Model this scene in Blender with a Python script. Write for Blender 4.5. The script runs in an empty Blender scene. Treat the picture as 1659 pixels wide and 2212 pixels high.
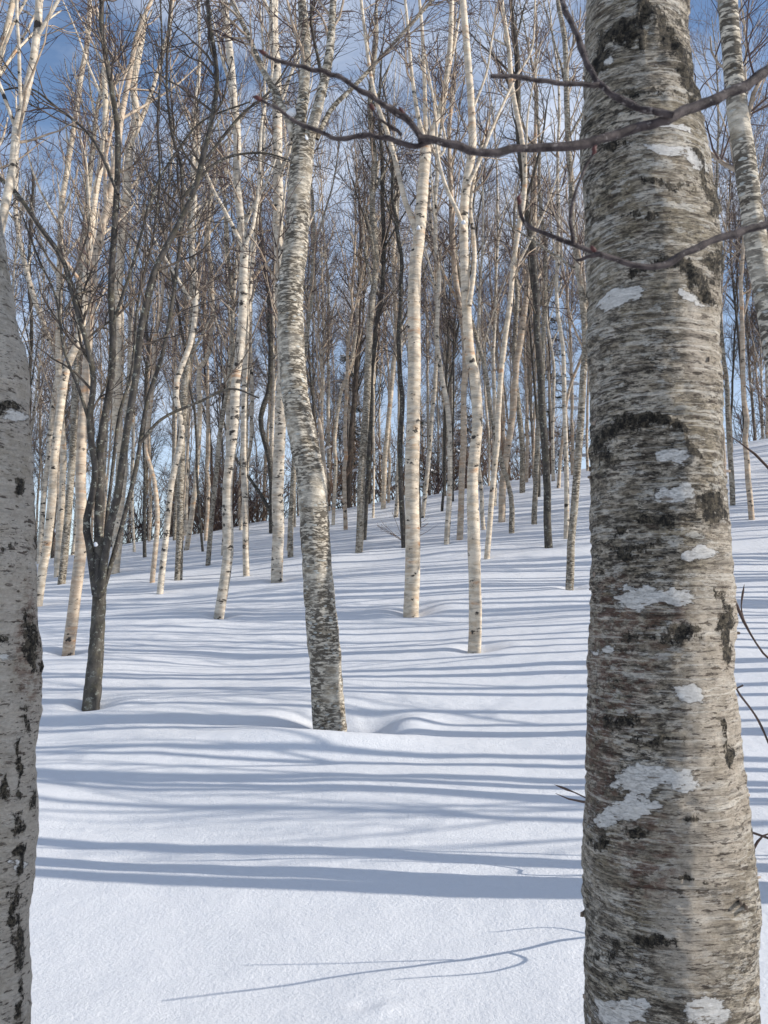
import bpy, math, numpy as np
from mathutils import Vector

sc = bpy.context.scene
C = sc.collection
R = math.radians

# ------------------------------------------------------------------ camera, sky, sun, exposure
F = 1850.0            # focal length in pixels of a 1659 x 2212 picture
PITCH = R(6.0)
CAMZ = 1.6
cam = bpy.data.cameras.new("camera")
cam.sensor_fit = 'VERTICAL'
cam.sensor_height = 24.0
cam.lens = 12.0 * F / 1106.0
cam.clip_start = 0.05
cam.clip_end = 3000
cam.dof.use_dof = True
cam.dof.focus_distance = 6.0
cam.dof.aperture_fstop = 9.0
camo = bpy.data.objects.new("camera", cam)
C.objects.link(camo)
camo.location = (0, 0, CAMZ)
camo.rotation_euler = (R(90) + PITCH, 0, 0)
sc.camera = camo

SUN_EL = R(27.0)
PHI = R(9.0)          # the sun stands to the right and this much behind the camera plane
sun_dir = Vector((math.cos(PHI) * math.cos(SUN_EL), -math.sin(PHI) * math.cos(SUN_EL), math.sin(SUN_EL)))
sl = bpy.data.lights.new("sun", 'SUN')
sl.energy = 4.8
sl.angle = R(0.36)
sl.color = (1.0, 0.94, 0.85)
so = bpy.data.objects.new("sun", sl)
C.objects.link(so)
so.rotation_euler = sun_dir.to_track_quat('Z', 'Y').to_euler()

world = bpy.data.worlds.new("World")
sc.world = world
world.use_nodes = True
wn = world.node_tree.nodes
wl = world.node_tree.links
wn.clear()
w_out = wn.new('ShaderNodeOutputWorld')
w_bg = wn.new('ShaderNodeBackground')
w_sky = wn.new('ShaderNodeTexSky')
w_sky.sky_type = 'NISHITA'
w_sky.sun_disc = False
w_sky.sun_elevation = SUN_EL
w_sky.sun_rotation = math.atan2(sun_dir.x, sun_dir.y)
w_sky.air_density = 1.0
w_sky.dust_density = 0.2
w_sky.ozone_density = 3.0
w_tc = wn.new('ShaderNodeTexCoord')
w_map = wn.new('ShaderNodeMapping')
w_map.inputs['Scale'].default_value = (1.0, 1.0, 2.4)
w_map.inputs['Location'].default_value = (0.35, 0.1, 0.22)
w_no = wn.new('ShaderNodeTexNoise')
w_no.inputs['Scale'].default_value = 2.3
w_no.inputs['Detail'].default_value = 7
w_no.inputs['Roughness'].default_value = 0.55
w_no.inputs['Distortion'].default_value = 0.4
w_rmp = wn.new('ShaderNodeValToRGB')
w_rmp.color_ramp.elements[0].position = 0.45
w_rmp.color_ramp.elements[1].position = 0.71
w_rmp.color_ramp.elements[0].color = (0.03, 0.03, 0.03, 1)
w_mix = wn.new('ShaderNodeMixRGB')
w_mix.inputs[2].default_value = (5.4, 5.8, 6.6, 1)      # cloud radiance before the strength below
wl.new(w_tc.outputs['Generated'], w_map.inputs['Vector'])
wl.new(w_map.outputs[0], w_no.inputs['Vector'])
wl.new(w_no.outputs['Fac'], w_rmp.inputs[0])
# thin bright cloud thickens towards the horizon
w_sep = wn.new('ShaderNodeSeparateXYZ')
wl.new(w_tc.outputs['Generated'], w_sep.inputs[0])
w_lo = wn.new('ShaderNodeMapRange'); w_lo.interpolation_type = 'SMOOTHSTEP'
w_lo.inputs['From Min'].default_value = 0.05; w_lo.inputs['From Max'].default_value = 0.50
w_lo.inputs['To Min'].default_value = 0.50; w_lo.inputs['To Max'].default_value = 0.0
wl.new(w_sep.outputs['Z'], w_lo.inputs['Value'])
w_max = wn.new('ShaderNodeMath'); w_max.operation = 'MAXIMUM'
wl.new(w_rmp.outputs[0], w_max.inputs[0]); wl.new(w_lo.outputs[0], w_max.inputs[1])
wl.new(w_max.outputs[0], w_mix.inputs[0])
wl.new(w_sky.outputs[0], w_mix.inputs[1])
wl.new(w_mix.outputs[0], w_bg.inputs['Color'])
w_bg.inputs['Strength'].default_value = 0.15
wl.new(w_bg.outputs[0], w_out.inputs['Surface'])

sc.view_settings.view_transform = 'Standard'
sc.view_settings.look = 'None'
sc.view_settings.exposure = 0.14
sc.view_settings.gamma = 1.0
sc.view_settings.use_curve_mapping = False
sc.cycles.max_bounces = 5
sc.cycles.diffuse_bounces = 3

# ------------------------------------------------------------------ helpers
rng = np.random.default_rng(7)

def lattice(ix, iy, iz, seed):
    n = (ix * 374761393 + iy * 668265263 + iz * 2147483647 + seed * 974634777) & 0xffffffff
    n = ((n ^ (n >> 13)) * 1274126177) & 0xffffffff
    n = n ^ (n >> 16)
    return (n & 0xffff) / 32767.5 - 1.0

def vnoise(p, seed=0):
    """smooth value noise, p (..., 3)"""
    i = np.floor(p).astype(np.int64)
    f = p - i
    f = f * f * (3 - 2 * f)
    out = 0
    for a in (0, 1):
        wa = f[..., 0] if a else 1 - f[..., 0]
        for b in (0, 1):
            wb = f[..., 1] if b else 1 - f[..., 1]
            for c in (0, 1):
                wc = f[..., 2] if c else 1 - f[..., 2]
                out = out + wa * wb * wc * lattice(i[..., 0] + a, i[..., 1] + b, i[..., 2] + c, seed)
    return out

def fbm(p, octv=4, seed=0, gain=0.5):
    s = 0; a = 1.0
    for o in range(octv):
        s = s + a * vnoise(p * (2 ** o) + 17.3 * o, seed + o)
        a *= gain
    return s

cp, sp = math.cos(PITCH), math.sin(PITCH)
def ray(px, py):
    a = (px - 829.5) / F
    b = (1106.0 - py) / F
    # forward (0,cp,sp), up (0,-sp,cp)
    return np.array([a, cp - b * sp, sp + b * cp])

def at_depth(px, py, d):
    """point of the vertical plane y = d seen at that pixel, and metres per pixel there"""
    v = ray(px, py)
    t = d / v[1]
    return np.array([0, 0, CAMZ]) + v * t, t / F

def project(P):
    x = P[..., 0]; y = P[..., 1]; z = P[..., 2] - CAMZ
    fw = y * cp + z * sp
    up = -y * sp + z * cp
    return 829.5 + F * x / fw, 1106.0 - F * up / fw

# ------------------------------------------------------------------ terrain function
AY = np.array([-30, 0, 3.5, 6, 8, 10, 12, 15, 18, 22, 26, 30, 34, 37, 40, 44, 50, 70, 120, 400, 1500], float)
AZ = np.array([-1.0, 0, .03, .20, .43, .70, .97, 1.5, 2.1, 2.95, 3.8, 4.65, 5.45, 5.9, 6.15, 6.1, 5.5, 2.0, -9, -40, -60], float)
BY = np.array([-30, 0, 8, 15, 22, 36, 60, 120, 400, 1500], float)
BZ = np.array([0, 0, .02, .055, .10, .165, .17, .12, 0.0, 0.0], float)

def smooth_interp(t, X, Y):
    m = np.gradient(Y, X)
    i = np.clip(np.searchsorted(X, t) - 1, 0, len(X) - 2)
    h = X[i + 1] - X[i]
    s = (t - X[i]) / h
    s = np.clip(s, 0, 1)
    return ((2*s**3 - 3*s**2 + 1) * Y[i] + (s**3 - 2*s**2 + s) * h * m[i]
            + (-2*s**3 + 3*s**2) * Y[i+1] + (s**3 - s**2) * h * m[i+1])

def ground0(x, y):
    x = np.asarray(x, float); y = np.asarray(y, float)
    xx = np.clip(x, -60, 60)
    z = smooth_interp(y, AY, AZ) + smooth_interp(y, BY, BZ) * xx
    q = np.stack([x * 0.21 + 3.1, y * 0.42 + 1.7, np.zeros_like(x + y)], -1)
    near = np.clip((y - 1.0) / 6.0, 0.25, 1.0)
    z = z + near * 0.10 * vnoise(q, 5) 
    q2 = np.stack([x * 0.55 + 9.1, y * 0.95 + 4.7, np.zeros_like(x + y)], -1)
    z = z + near * 0.05 * vnoise(q2, 8)
    return z

WELLS = []     # (x, y, radius, depth) tree wells in the snow
def ground(x, y):
    z = ground0(x, y)
    for (wx, wy, r, dep) in WELLS:
        dx = np.asarray(x) - wx; dy = np.asarray(y) - wy
        q = (dx * dx + dy * dy) / (r * r)
        z = z - dep * np.exp(-q) + 0.12 * dep * np.exp(-(np.sqrt(q) - 2.0) ** 2 * 1.6)
    return z

def hit_ground(px, py):
    v = ray(px, py)
    t = np.linspace(1.5, 70, 3000)
    x = v[0] * t; y = v[1] * t; z = CAMZ + v[2] * t
    g = ground0(x, y)
    k = np.argmax(z < g)
    if not (z < g).any():
        k = np.argmin(z - g)
    return float(x[k]), float(y[k]), float(g[k])

# ------------------------------------------------------------------ mesh building
def mesh_from(name, V, Q, mats, mat_idx=None, smooth=True, attrs=None):
    me = bpy.data.meshes.new(name)
    V = np.asarray(V, np.float32); Q = np.asarray(Q, np.int32)
    me.vertices.add(len(V)); me.vertices.foreach_set('co', V.ravel())
    k = Q.shape[1]
    me.loops.add(Q.size); me.loops.foreach_set('vertex_index', Q.ravel())
    me.polygons.add(len(Q))
    me.polygons.foreach_set('loop_start', np.arange(0, Q.size, k, dtype=np.int32))
    me.polygons.foreach_set('loop_total', np.full(len(Q), k, np.int32))
    me.polygons.foreach_set('use_smooth', np.full(len(Q), smooth, bool))
    for m in mats:
        me.materials.append(m)
    if mat_idx is not None:
        me.polygons.foreach_set('material_index', np.asarray(mat_idx, np.int32))
    if attrs:
        for an, av in attrs.items():
            a = me.attributes.new(an, 'FLOAT', 'POINT')
            a.data.foreach_set('value', np.asarray(av, np.float32))
    me.update(calc_edges=True)
    return me

def tubes(P, Rr, sides):
    """P (N,K,3) centre lines, Rr (N,K) radii -> vertices, quads"""
    N, K, _ = P.shape
    T = np.gradient(P, axis=1)
    T /= np.linalg.norm(T, axis=2, keepdims=True) + 1e-9
    ref = np.zeros_like(T); ref[..., 1] = 1.0; ref[..., 0] = 0.13
    par = np.abs((T * ref).sum(-1)) > 0.93
    anyp = par.any(axis=1)
    ref[anyp] = np.array([0.2, 0.1, 1.0])
    A = np.cross(T, ref); A /= np.linalg.norm(A, axis=2, keepdims=True) + 1e-9
    B = np.cross(T, A)
    ang = np.arange(sides) / sides * 2 * math.pi
    V = (P[:, :, None, :] + Rr[:, :, None, None] *
         (np.cos(ang)[None, None, :, None] * A[:, :, None, :] + np.sin(ang)[None, None, :, None] * B[:, :, None, :]))
    base = (np.arange(N) * K * sides)[:, None, None] + (np.arange(K - 1) * sides)[None, :, None]
    j = np.arange(sides)[None, None, :]; jn = (np.arange(sides) + 1)[None, None, :] % sides
    Q = np.stack([base + j, base + jn, base + sides + jn, base + sides + j], -1).reshape(-1, 4)
    return V.reshape(-1, 3), Q

class Soup:
    def __init__(s): s.V = []; s.Q = []; s.M = []; s.n = 0
    def add(s, V, Q, m=0):
        s.V.append(V); s.Q.append(Q + s.n); s.M.append(np.full(len(Q), m)); s.n += len(V)
    def mesh(s, name, mats):
        return mesh_from(name, np.concatenate(s.V), np.concatenate(s.Q), mats, np.concatenate(s.M))

def link(name, data, parent=None, loc=None):
    o = bpy.data.objects.new(name, data)
    C.objects.link(o)
    if parent is not None: o.parent = parent
    if loc is not None: o.location = loc
    return o

def tag(o, label=None, cat=None, group=None, kind=None):
    if label: o['label'] = label
    if cat: o['category'] = cat
    if group: o['group'] = group
    if kind: o['kind'] = kind
    return o

def resample(pts, n):
    """Catmull-Rom through pts (M,D) -> (n,D), evenly spaced along the line"""
    pts = np.asarray(pts, float)
    if len(pts) == 2:
        t = np.linspace(0, 1, n)[:, None]
        return pts[0] * (1 - t) + pts[1] * t
    e = np.vstack([2 * pts[0] - pts[1], pts, 2 * pts[-1] - pts[-2]])
    out = []
    for i in range(1, len(e) - 2):
        t = np.linspace(0, 1, 14, endpoint=False)[:, None]
        p0, p1, p2, p3 = e[i-1], e[i], e[i+1], e[i+2]
        out.append(0.5 * ((2*p1) + (-p0+p2)*t + (2*p0-5*p1+4*p2-p3)*t*t + (-p0+3*p1-3*p2+p3)*t**3))
    out.append(pts[-1][None])
    o = np.vstack(out)
    d = np.concatenate([[0], np.cumsum(np.linalg.norm(np.diff(o[:, :3], axis=0), axis=1))])
    s = np.linspace(0, d[-1], n)
    return np.stack([np.interp(s, d, o[:, c]) for c in range(o.shape[1])], -1)

def grow(g, PP, PR, n, t0, t1, ang, ln, K, wob, up, rr, rmax, rtip, lentaper=0.5, bias=None):
    """n children along the parent lines"""
    N, KP, _ = PP.shape
    seg = np.linalg.norm(np.diff(PP, axis=1), axis=2).sum(1)
    idx = g.choice(N, n, p=seg / seg.sum())
    t = g.uniform(t0, t1, n)
    f = t * (KP - 1); i = np.minimum(f.astype(int), KP - 2); fr = (f - i)[:, None]
    pos = PP[idx, i] * (1 - fr) + PP[idx, i + 1] * fr
    tan = PP[idx, i + 1] - PP[idx, i]
    tan /= np.linalg.norm(tan, axis=1, keepdims=True) + 1e-9
    r0 = PR[idx, i] * (1 - fr[:, 0]) + PR[idx, i + 1] * fr[:, 0]
    rnd = g.normal(size=(n, 3)); rnd[:, 2] *= 0.6
    if bias is not None: rnd = rnd + np.asarray(bias)
    perp = rnd - (rnd * tan).sum(1, keepdims=True) * tan
    perp /= np.linalg.norm(perp, axis=1, keepdims=True) + 1e-9
    a = g.uniform(R(ang[0]), R(ang[1]), n)[:, None]
    d = tan * np.cos(a) + perp * np.sin(a)
    L = g.uniform(ln[0], ln[1], n) * (1 - lentaper * t)
    P = np.zeros((n, K, 3)); P[:, 0] = pos
    for k in range(1, K):
        d = d + wob * g.normal(size=(n, 3)) + np.array([0, 0, up])
        d /= np.linalg.norm(d, axis=1, keepdims=True)
        P[:, k] = P[:, k - 1] + d * (L / (K - 1))[:, None]
    rb = np.minimum(r0 * rr, rmax)
    rt = np.minimum(rtip, rb * 0.8)
    s = np.linspace(0, 1, K)[None]
    return P, rb[:, None] * (1 - s) + rt[:, None] * s

# ------------------------------------------------------------------ materials
def nd(nt, t, **kw):
    n = nt.nodes.new(t)
    for k, v in kw.items(): setattr(n, k, v)
    return n

class NT:
    def __init__(s, name):
        s.m = bpy.data.materials.new(name); s.m.use_nodes = True
        s.t = s.m.node_tree; s.L = s.t.links
        s.b = s.t.nodes['Principled BSDF']
        s.b.inputs['Specular IOR Level'].default_value = 0.25
    def set(s, inp, v):
        if isinstance(v, (int, float)): inp.default_value = v
        elif isinstance(v, tuple): inp.default_value = v if len(v) == len(inp.default_value) else (*v, 1)
        else: s.L.new(v, inp)
    def coord(s, scale, rnd=True):
        tc = s.t.nodes.new('ShaderNodeTexCoord')
        mp = s.t.nodes.new('ShaderNodeMapping'); mp.inputs['Scale'].default_value = scale
        s.L.new(tc.outputs['Object'], mp.inputs[0])
        if rnd:
            oi = s.t.nodes.new('ShaderNodeObjectInfo')
            mu = s.math('MULTIPLY', oi.outputs['Random'], 41.0)
            s.L.new(mu, mp.inputs['Location'])
        return mp.outputs[0]
    def math(s, op, a, b=0.0, clamp=False):
        n = s.t.nodes.new('ShaderNodeMath'); n.operation = op; n.use_clamp = clamp
        s.set(n.inputs[0], a); s.set(n.inputs[1], b)
        return n.outputs[0]
    def noise(s, vec, scale, detail=4, rough=0.55, dist=0.0):
        n = s.t.nodes.new('ShaderNodeTexNoise')
        s.L.new(vec, n.inputs['Vector'])
        n.inputs['Scale'].default_value = scale; n.inputs['Detail'].default_value = detail
        n.inputs['Roughness'].default_value = rough; n.inputs['Distortion'].default_value = dist
        return n.outputs['Fac']
    def voro(s, vec, scale, feature='F1', rand=1.0):
        n = s.t.nodes.new('ShaderNodeTexVoronoi'); n.feature = feature
        s.L.new(vec, n.inputs['Vector']); n.inputs['Scale'].default_value = scale
        n.inputs['Randomness'].default_value = rand
        return n.outputs
    def step(s, v, a, b):
        """smooth 0..1 between a and b (b may be < a)"""
        n = s.t.nodes.new('ShaderNodeMapRange'); n.interpolation_type = 'SMOOTHSTEP'
        lo, hi = (a, b) if a < b else (b, a)
        s.set(n.inputs['Value'], v); n.inputs['From Min'].default_value = lo; n.inputs['From Max'].default_value = hi
        if a > b:
            n.inputs['To Min'].default_value = 1; n.inputs['To Max'].default_value = 0
        return n.outputs[0]
    def mix(s, f, a, b, mode='MIX'):
        n = s.t.nodes.new('ShaderNodeMixRGB'); n.blend_type = mode
        s.set(n.inputs[0], f); s.set(n.inputs[1], a); s.set(n.inputs[2], b)
        return n.outputs[0]
    def attr(s, name):
        n = s.t.nodes.new('ShaderNodeAttribute'); n.attribute_name = name
        return n.outputs['Fac']
    def bump(s, h, strength, dist):
        n = s.t.nodes.new('ShaderNodeBump'); n.inputs['Strength'].default_value = strength
        n.inputs['Distance'].default_value = dist
        s.L.new(h, n.inputs['Height']); s.L.new(n.outputs[0], s.b.inputs['Normal'])
    def out(s, col, rough=0.8):
        s.set(s.b.inputs['Base Color'], col); s.set(s.b.inputs['Roughness'], rough)
        return s.m

def pale_birch(name, light, mid, dark_amt, peel_amt, zs=1.0):
    """smooth cream bark: lenticel dashes, black knots, orange peeling patches"""
    n = NT(name)
    ck = n.coord((1, 1, 1.0))
    cs = n.coord((1, 1, 3.2 * zs))
    cl = n.coord((1, 1, 9.0 * zs))
    big = n.noise(ck, 1.7, 3)
    col = n.mix(n.step(n.noise(cs, 5, 5), .38, .64), light, mid)
    col = n.mix(n.step(n.noise(cs, 2.0, 6, .6), .60 - peel_amt, .72 - peel_amt), col, (.50, .29, .16))
    grey = n.math('MULTIPLY', n.step(n.noise(cs, 3.3, 6, .65, .3), .48, .62), .55)
    col = n.mix(grey, col, (.24, .22, .19))
    len_ = n.math('MULTIPLY', n.step(n.noise(cl, 16, 3, .6), .61, .68), n.step(n.noise(ck, 3.1, 3), .35, .6))
    col = n.mix(n.math('MULTIPLY', len_, .8), col, (.10, .075, .055))
    kn = n.step(n.noise(n.coord((1, 1, 1.7)), 5.5, 4, .6), .66 - dark_amt, .72 - dark_amt)
    col = n.mix(kn, col, (.045, .038, .032))
    ring = n.math('MULTIPLY', n.step(n.noise(n.coord((.6, .6, 6.0)), 7, 5, .7), .60, .66), .6)
    col = n.mix(ring, col, (.11, .08, .055))
    h = n.math('SUBTRACT', n.noise(cs, 30, 5), n.math('MULTIPLY', kn, .5))
    n.bump(h, .5, .012)
    return n.out(col, .62)

def rough_birch(name, light, dark, cover, tint=(.20, .17, .10), lich=True, sc_=1.0, za=4.5):
    """older bark: grey brown with ragged horizontal dark flecks and pale plates"""
    n = NT(name)
    c1 = n.coord((1, 1, 1.0)); c2 = n.coord((1, 1, 2.4)); c3 = n.coord((1, 1, za))
    col = n.mix(n.step(n.noise(c2, 9 * sc_, 6, .6), .35, .66), light, tuple(v * .62 for v in light))
    col = n.mix(n.math('MULTIPLY', n.step(n.noise(c2, 5 * sc_, 6, .65), .47, .64), .75), col, tint)
    d = n.step(n.noise(c3, 13 * sc_, 6, .68, .5), .50 - cover, .58 - cover)
    d = n.math('MULTIPLY', d, n.step(n.noise(c1, 2.3, 4, .6), .30, .55))
    col = n.mix(n.math('MULTIPLY', d, .88), col, dark)
    if lich:
        v = n.voro(n.coord((1, 1, 2.2)), 11 * sc_)
        thr = n.math('ADD', v['Distance'], n.math('MULTIPLY', n.noise(c2, 40, 4), .5))
        w = n.math('MULTIPLY', n.step(thr, .52, .44), n.step(n.noise(c1, 4.5, 2), .42, .52))
        col = n.mix(w, col, (.50, .50, .46))
    h = n.math('SUBTRACT', n.noise(c3, 22, 7, .65), n.math('MULTIPLY', d, .5))
    n.bump(h, .8, .02)
    return n.out(col, .85)

def dark_bark(name, base=(.075, .068, .06), spots=True):
    n = NT(name)
    c1 = n.coord((1, 1, 1)); c2 = n.coord((1, 1, .5))
    col = n.mix(n.step(n.noise(c2, 14, 6, .6), .35, .68), base, tuple(v * 2.3 for v in base))
    col = n.mix(n.math('MULTIPLY', n.step(n.noise(c1, 7, 5, .7), .50, .62), .5), col, (.12, .105, .07))
    if spots:
        w = n.step(n.noise(n.coord((1, 1, 1.4)), 16, 6, .7, .4), .575, .615)
        col = n.mix(n.math('MULTIPLY', w, .85), col, (.30, .30, .25))
    n.bump(n.noise(c2, 45, 6, .65), .8, .012)
    return n.out(col, .88)

def twig_mat(name, a, b):
    n = NT(name)
    c = n.coord((1, 1, 1))
    col = n.mix(n.step(n.noise(c, 2.5, 3), .35, .65), a, b)
    return n.out(col, .7)

M_pale = pale_birch('bark_pale_birch', (.70, .60, .47), (.52, .415, .30), .055, .025)
M_pale2 = pale_birch('bark_cream_birch', (.67, .59, .48), (.47, .39, .30), .085, -.02)
M_peach = pale_birch('bark_peach_birch', (.60, .49, .37), (.43, .32, .23), .05, .04)
M_rough = rough_birch('bark_rough_birch', (.74, .66, .54), (.055, .044, .033), .045, tint=(.27, .215, .145), sc_=1.05, za=3.4)
M_grey = rough_birch('bark_grey_birch', (.56, .49, .39), (.06, .048, .036), .03, tint=(.23, .18, .125), sc_=1.1, za=3.4)
M_dark = dark_bark('bark_dark_lichen', (.042, .037, .033))
M_lich = dark_bark('bark_olive_lichen', (.060, .053, .044))
M_darkp = dark_bark('bark_dark_plain', (.07, .055, .045), False)
M_limb = pale_birch('bark_tan_limb', (.46, .36, .27), (.30, .22, .155), .0, -.05)
M_twig = twig_mat('twig_purple_brown', (.055, .035, .036), (.14, .095, .082))
M_twigt = twig_mat('twig_tan', (.20, .13, .09), (.30, .21, .15))
M_twigd = twig_mat('twig_dark', (.035, .028, .026), (.07, .055, .048))
M_fg = None

# snow
n = NT('snow')
c = n.coord((1, 1, 1), False)
col = n.mix(n.noise(c, 1.1, 3), (.71, .725, .755), (.76, .77, .795))
fine = n.math('ADD', n.math('MULTIPLY', n.noise(c, 55, 5, .75), .9), n.noise(c, 9, 4, .55))
n.bump(fine, .7, .016)
M_snow = n.out(col, .55)
n.b.inputs['Specular IOR Level'].default_value = .35
n.b.inputs['Subsurface Weight'].default_value = 0.0

# ------------------------------------------------------------------ the hand placed trees (pixels of the 1659 x 2212 picture)
# name, label, bark, base width px, top width px, [(x, y) from the base up], limbs [(width, [(x,y)...], dark?)], options
TREES = []
def T(label, bark, wb, wt, pts, limbs=(), **kw):
    TREES.append(dict(label=label, bark=bark, wb=wb, wt=wt, pts=pts, limbs=limbs, **kw))

T("grey and white birch with a crooked trunk forking high, centre of the clearing", 'rough', 71, 48,
  [(712, 1570), (703, 1440), (693, 1308), (686, 1210), (680, 1110), (672, 1030), (658, 951), (645, 890), (637, 832), (632, 770), (630, 713), (629, 625), (640, 521), (646, 417), (652, 347), (658, 300)],
  [(33, [(654, 350), (645, 290), (655, 208), (661, 104), (652, 0), (650, -90)], 'rough'),
   (27, [(656, 352), (672, 285), (689, 222), (708, 139), (716, 69), (720, 0), (728, -100)], 'rough'),
   (17, [(636, 300), (622, 257), (598, 208), (562, 139), (541, 87), (501, 0), (480, -60)], 'rough'),
   (12, [(684, 300), (716, 236), (771, 180), (841, 104), (931, 3), (980, -60)], 'grey'),
   (9, [(702, 208), (688, 130), (672, 45), (682, -20)], 'dark'),
   (15, [(698, 1120), (701, 1060), (697, 980), (692, 925), (688, 905)], 'peach'),
   (20, [(640, 690), (622, 650), (606, 622), (601, 612)], 'dark')],
  hero=True, sides=28, nseg=120, twigs=420, H=11, well=(.36, .17))
T("grey barked tree with many dark stems fanning up from one low trunk", 'lich', 37, 24,
  [(195, 1520), (200, 1430), (204, 1348), (209, 1280), (212, 1240), (214, 1190), (214, 1160)],
  [(17, [(207, 1285), (192, 1170), (186, 1130), (201, 1060), (206, 1011), (196, 950), (194, 892), (202, 832), (193, 764), (156, 633), (135, 560), (87, 491), (36, 418), (0, 386), (-60, 340)], 'dark'),
   (19, [(210, 1290), (213, 1150), (216, 1030), (218, 951), (238, 832), (244, 728), (240, 618), (251, 437), (255, 327), (251, 255), (233, 146), (219, 60), (220, 0), (215, -80)], 'dark'),
   (18, [(214, 1290), (235, 1150), (254, 1070), (274, 931), (294, 812), (302, 728), (316, 655), (335, 582), (382, 491), (418, 418), (437, 346), (458, 255), (469, 164), (451, 36), (446, -50)], 'dark'),
   (11, [(220, 1285), (244, 1205), (270, 1110), (294, 1011), (317, 872), (349, 773), (366, 691), (382, 582), (393, 473), (392, 364), (372, 290), (360, 180), (365, 60), (372, -40)], 'dark'),
   (8, [(222, 1220), (232, 1110), (246, 991), (258, 892), (285, 800), (300, 640), (330, 520), (345, 380), (340, 260), (350, 120), (345, -30)], 'dark'),
   (8, [(199, 930), (170, 840), (140, 760), (120, 640), (84, 560), (50, 470)], 'dark'),
   (8, [(300, 960), (350, 905), (430, 868), (500, 840), (560, 860)], 'dark'),
   (7, [(244, 700), (290, 560), (330, 420), (380, 330), (440, 260), (540, 220)], 'dark'),
   (7, [(255, 420), (200, 300), (120, 230), (60, 190), (-20, 200)], 'dark'),
   (7, [(392, 430), (470, 350), (560, 330), (640, 350)], 'dark'),
   (7, [(440, 350), (520, 250), (590, 190), (650, 90)], 'dark')],
  hero=True, sides=20, nseg=60, twigs=1500, H=9, well=(.2, .1), twigmat='d', noext=True)
T("short leaning birch with peeling orange bark, left of the many stemmed tree", 'peach', 27, 15,
  [(148, 1407), (152, 1370), (159, 1328), (173, 1229), (178, 1173), (175, 1070), (180, 950), (186, 832), (198, 713), (205, 560)], well=(.2, .1))
T("tall cream birch leaning right, half hidden by the left edge trunk", 'pale', 19, 13,
  [(82, 1308), (93, 1230), (105, 1170), (118, 1040), (131, 912), (151, 793), (175, 725), (190, 600), (205, 430), (222, 300)])
T("rough grey birch just right of the leaning cream birch at the left", 'grey', 17, 12,
  [(133, 1261), (145, 1150), (159, 991), (171, 832), (177, 745), (180, 600), (195, 430)])
T("slim cream birch behind the rough grey one at the left, straight to the top", 'pale', 14, 10,
  [(124, 1245), (131, 1110), (137, 991), (131, 850), (131, 764), (135, 582), (138, 455), (149, 364), (160, 291), (175, 164), (189, 73), (193, 0)])
T("pale birch bending back left, beside the left edge trunk", 'pale2', 12, 10,
  [(85, 1217), (91, 1090), (107, 912), (119, 793), (105, 740), (87, 691), (62, 618), (40, 527), (31, 455), (35, 330)])
T("dark thin stem nearest to the left edge trunk", 'dark', 9, 6,
  [(76, 1213), (71, 991), (73, 830), (75, 713), (66, 560), (72, 400)])
T("cream birch with a pale forked top, rising behind the dark many stemmed tree", 'pale', 20, 15,
  [(248, 1237), (258, 1110), (262, 1000), (252, 880), (256, 764), (262, 618), (276, 455), (284, 327), (298, 268), (291, 182), (303, 90), (309, 36)],
  [(11, [(292, 290), (318, 225), (335, 175), (364, 65), (376, -10)], 'pale')])
T("thin peach stem with a kink, first to the right of the many stemmed tree", 'peach', 12, 7,
  [(329, 1257), (337, 1130), (329, 1031), (310, 967), (322, 860), (330, 740)])
T("bare cream trunk with an S bend, between the many stemmed tree and the bent birch", 'pale2', 14, 11,
  [(346, 1281), (357, 1170), (369, 1050), (389, 931), (378, 862), (381, 812), (413, 725), (420, 620), (412, 500)])
T("straight grey birch with dark bands beside the S shaped trunk", 'grey', 17, 12,
  [(385, 1252), (391, 1110), (397, 951), (404, 830), (418, 728), (422, 618), (416, 470), (430, 330)])
T("slender birch behind the dark banded one, its base on the slope", 'pale', 11, 9,
  [(403, 1187), (421, 1050), (430, 912), (432, 800), (455, 764), (462, 640), (451, 509), (462, 380)])
T("thin brown pole standing far up the slope at the left", 'dark', 8, 6, [(313, 1203), (312, 1100), (316, 960), (322, 830)])
T("very thin pale pole left of the thin brown one", 'pale2', 6, 4, [(290, 1191), (286, 1080), (290, 960), (284, 830)])
T("thin dark pole right of the slender birch", 'dark', 6, 5, [(438, 1190), (431, 1120), (424, 1010), (420, 900)])
T("thin grey birch left of the bent birch with snow in its lower fork", 'grey', 11, 8,
  [(449, 1220), (457, 1110), (467, 991), (483, 872), (498, 790), (500, 660), (488, 520)])
T("cream birch with a bent foot, left of the crooked centre birch", 'pale2', 23, 15,
  [(473, 1329), (485, 1249), (493, 1150), (491, 1031), (503, 931), (511, 812), (519, 737), (524, 600), (527, 527), (513, 418), (509, 255), (491, 55), (485, -30)],
  [(9, [(526, 540), (548, 480), (560, 380), (566, 260), (590, 140), (588, 0)], 'pale2')], well=(.2, .08))
T("thin pale birch on the crest left of the centre birch", 'pale2', 9, 7, [(520, 1144), (531, 1031), (541, 930), (543, 832), (538, 700)])
T("black stemmed tree bending behind the spotted birch, with one leaning branch", 'dark', 13, 9,
  [(587, 1150), (586, 1011), (563, 912), (582, 832), (582, 713), (575, 600), (560, 480)],
  [(9, [(583, 1104), (562, 1066), (543, 1039), (507, 983), (480, 900)], 'dark')])
T("thick white birch with black spots, just left of the crooked centre birch", 'pale2', 27, 20,
  [(598, 1253), (600, 1110), (600, 991), (604, 892), (610, 800), (607, 694), (603, 521), (601, 382), (598, 208), (594, 35)], spots=True, well=(.25, .08))
T("slim tan birch tight against the left of the crooked centre birch", 'pale', 9, 7, [(623, 1187), (632, 1110), (637, 1000), (640, 850)])
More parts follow.
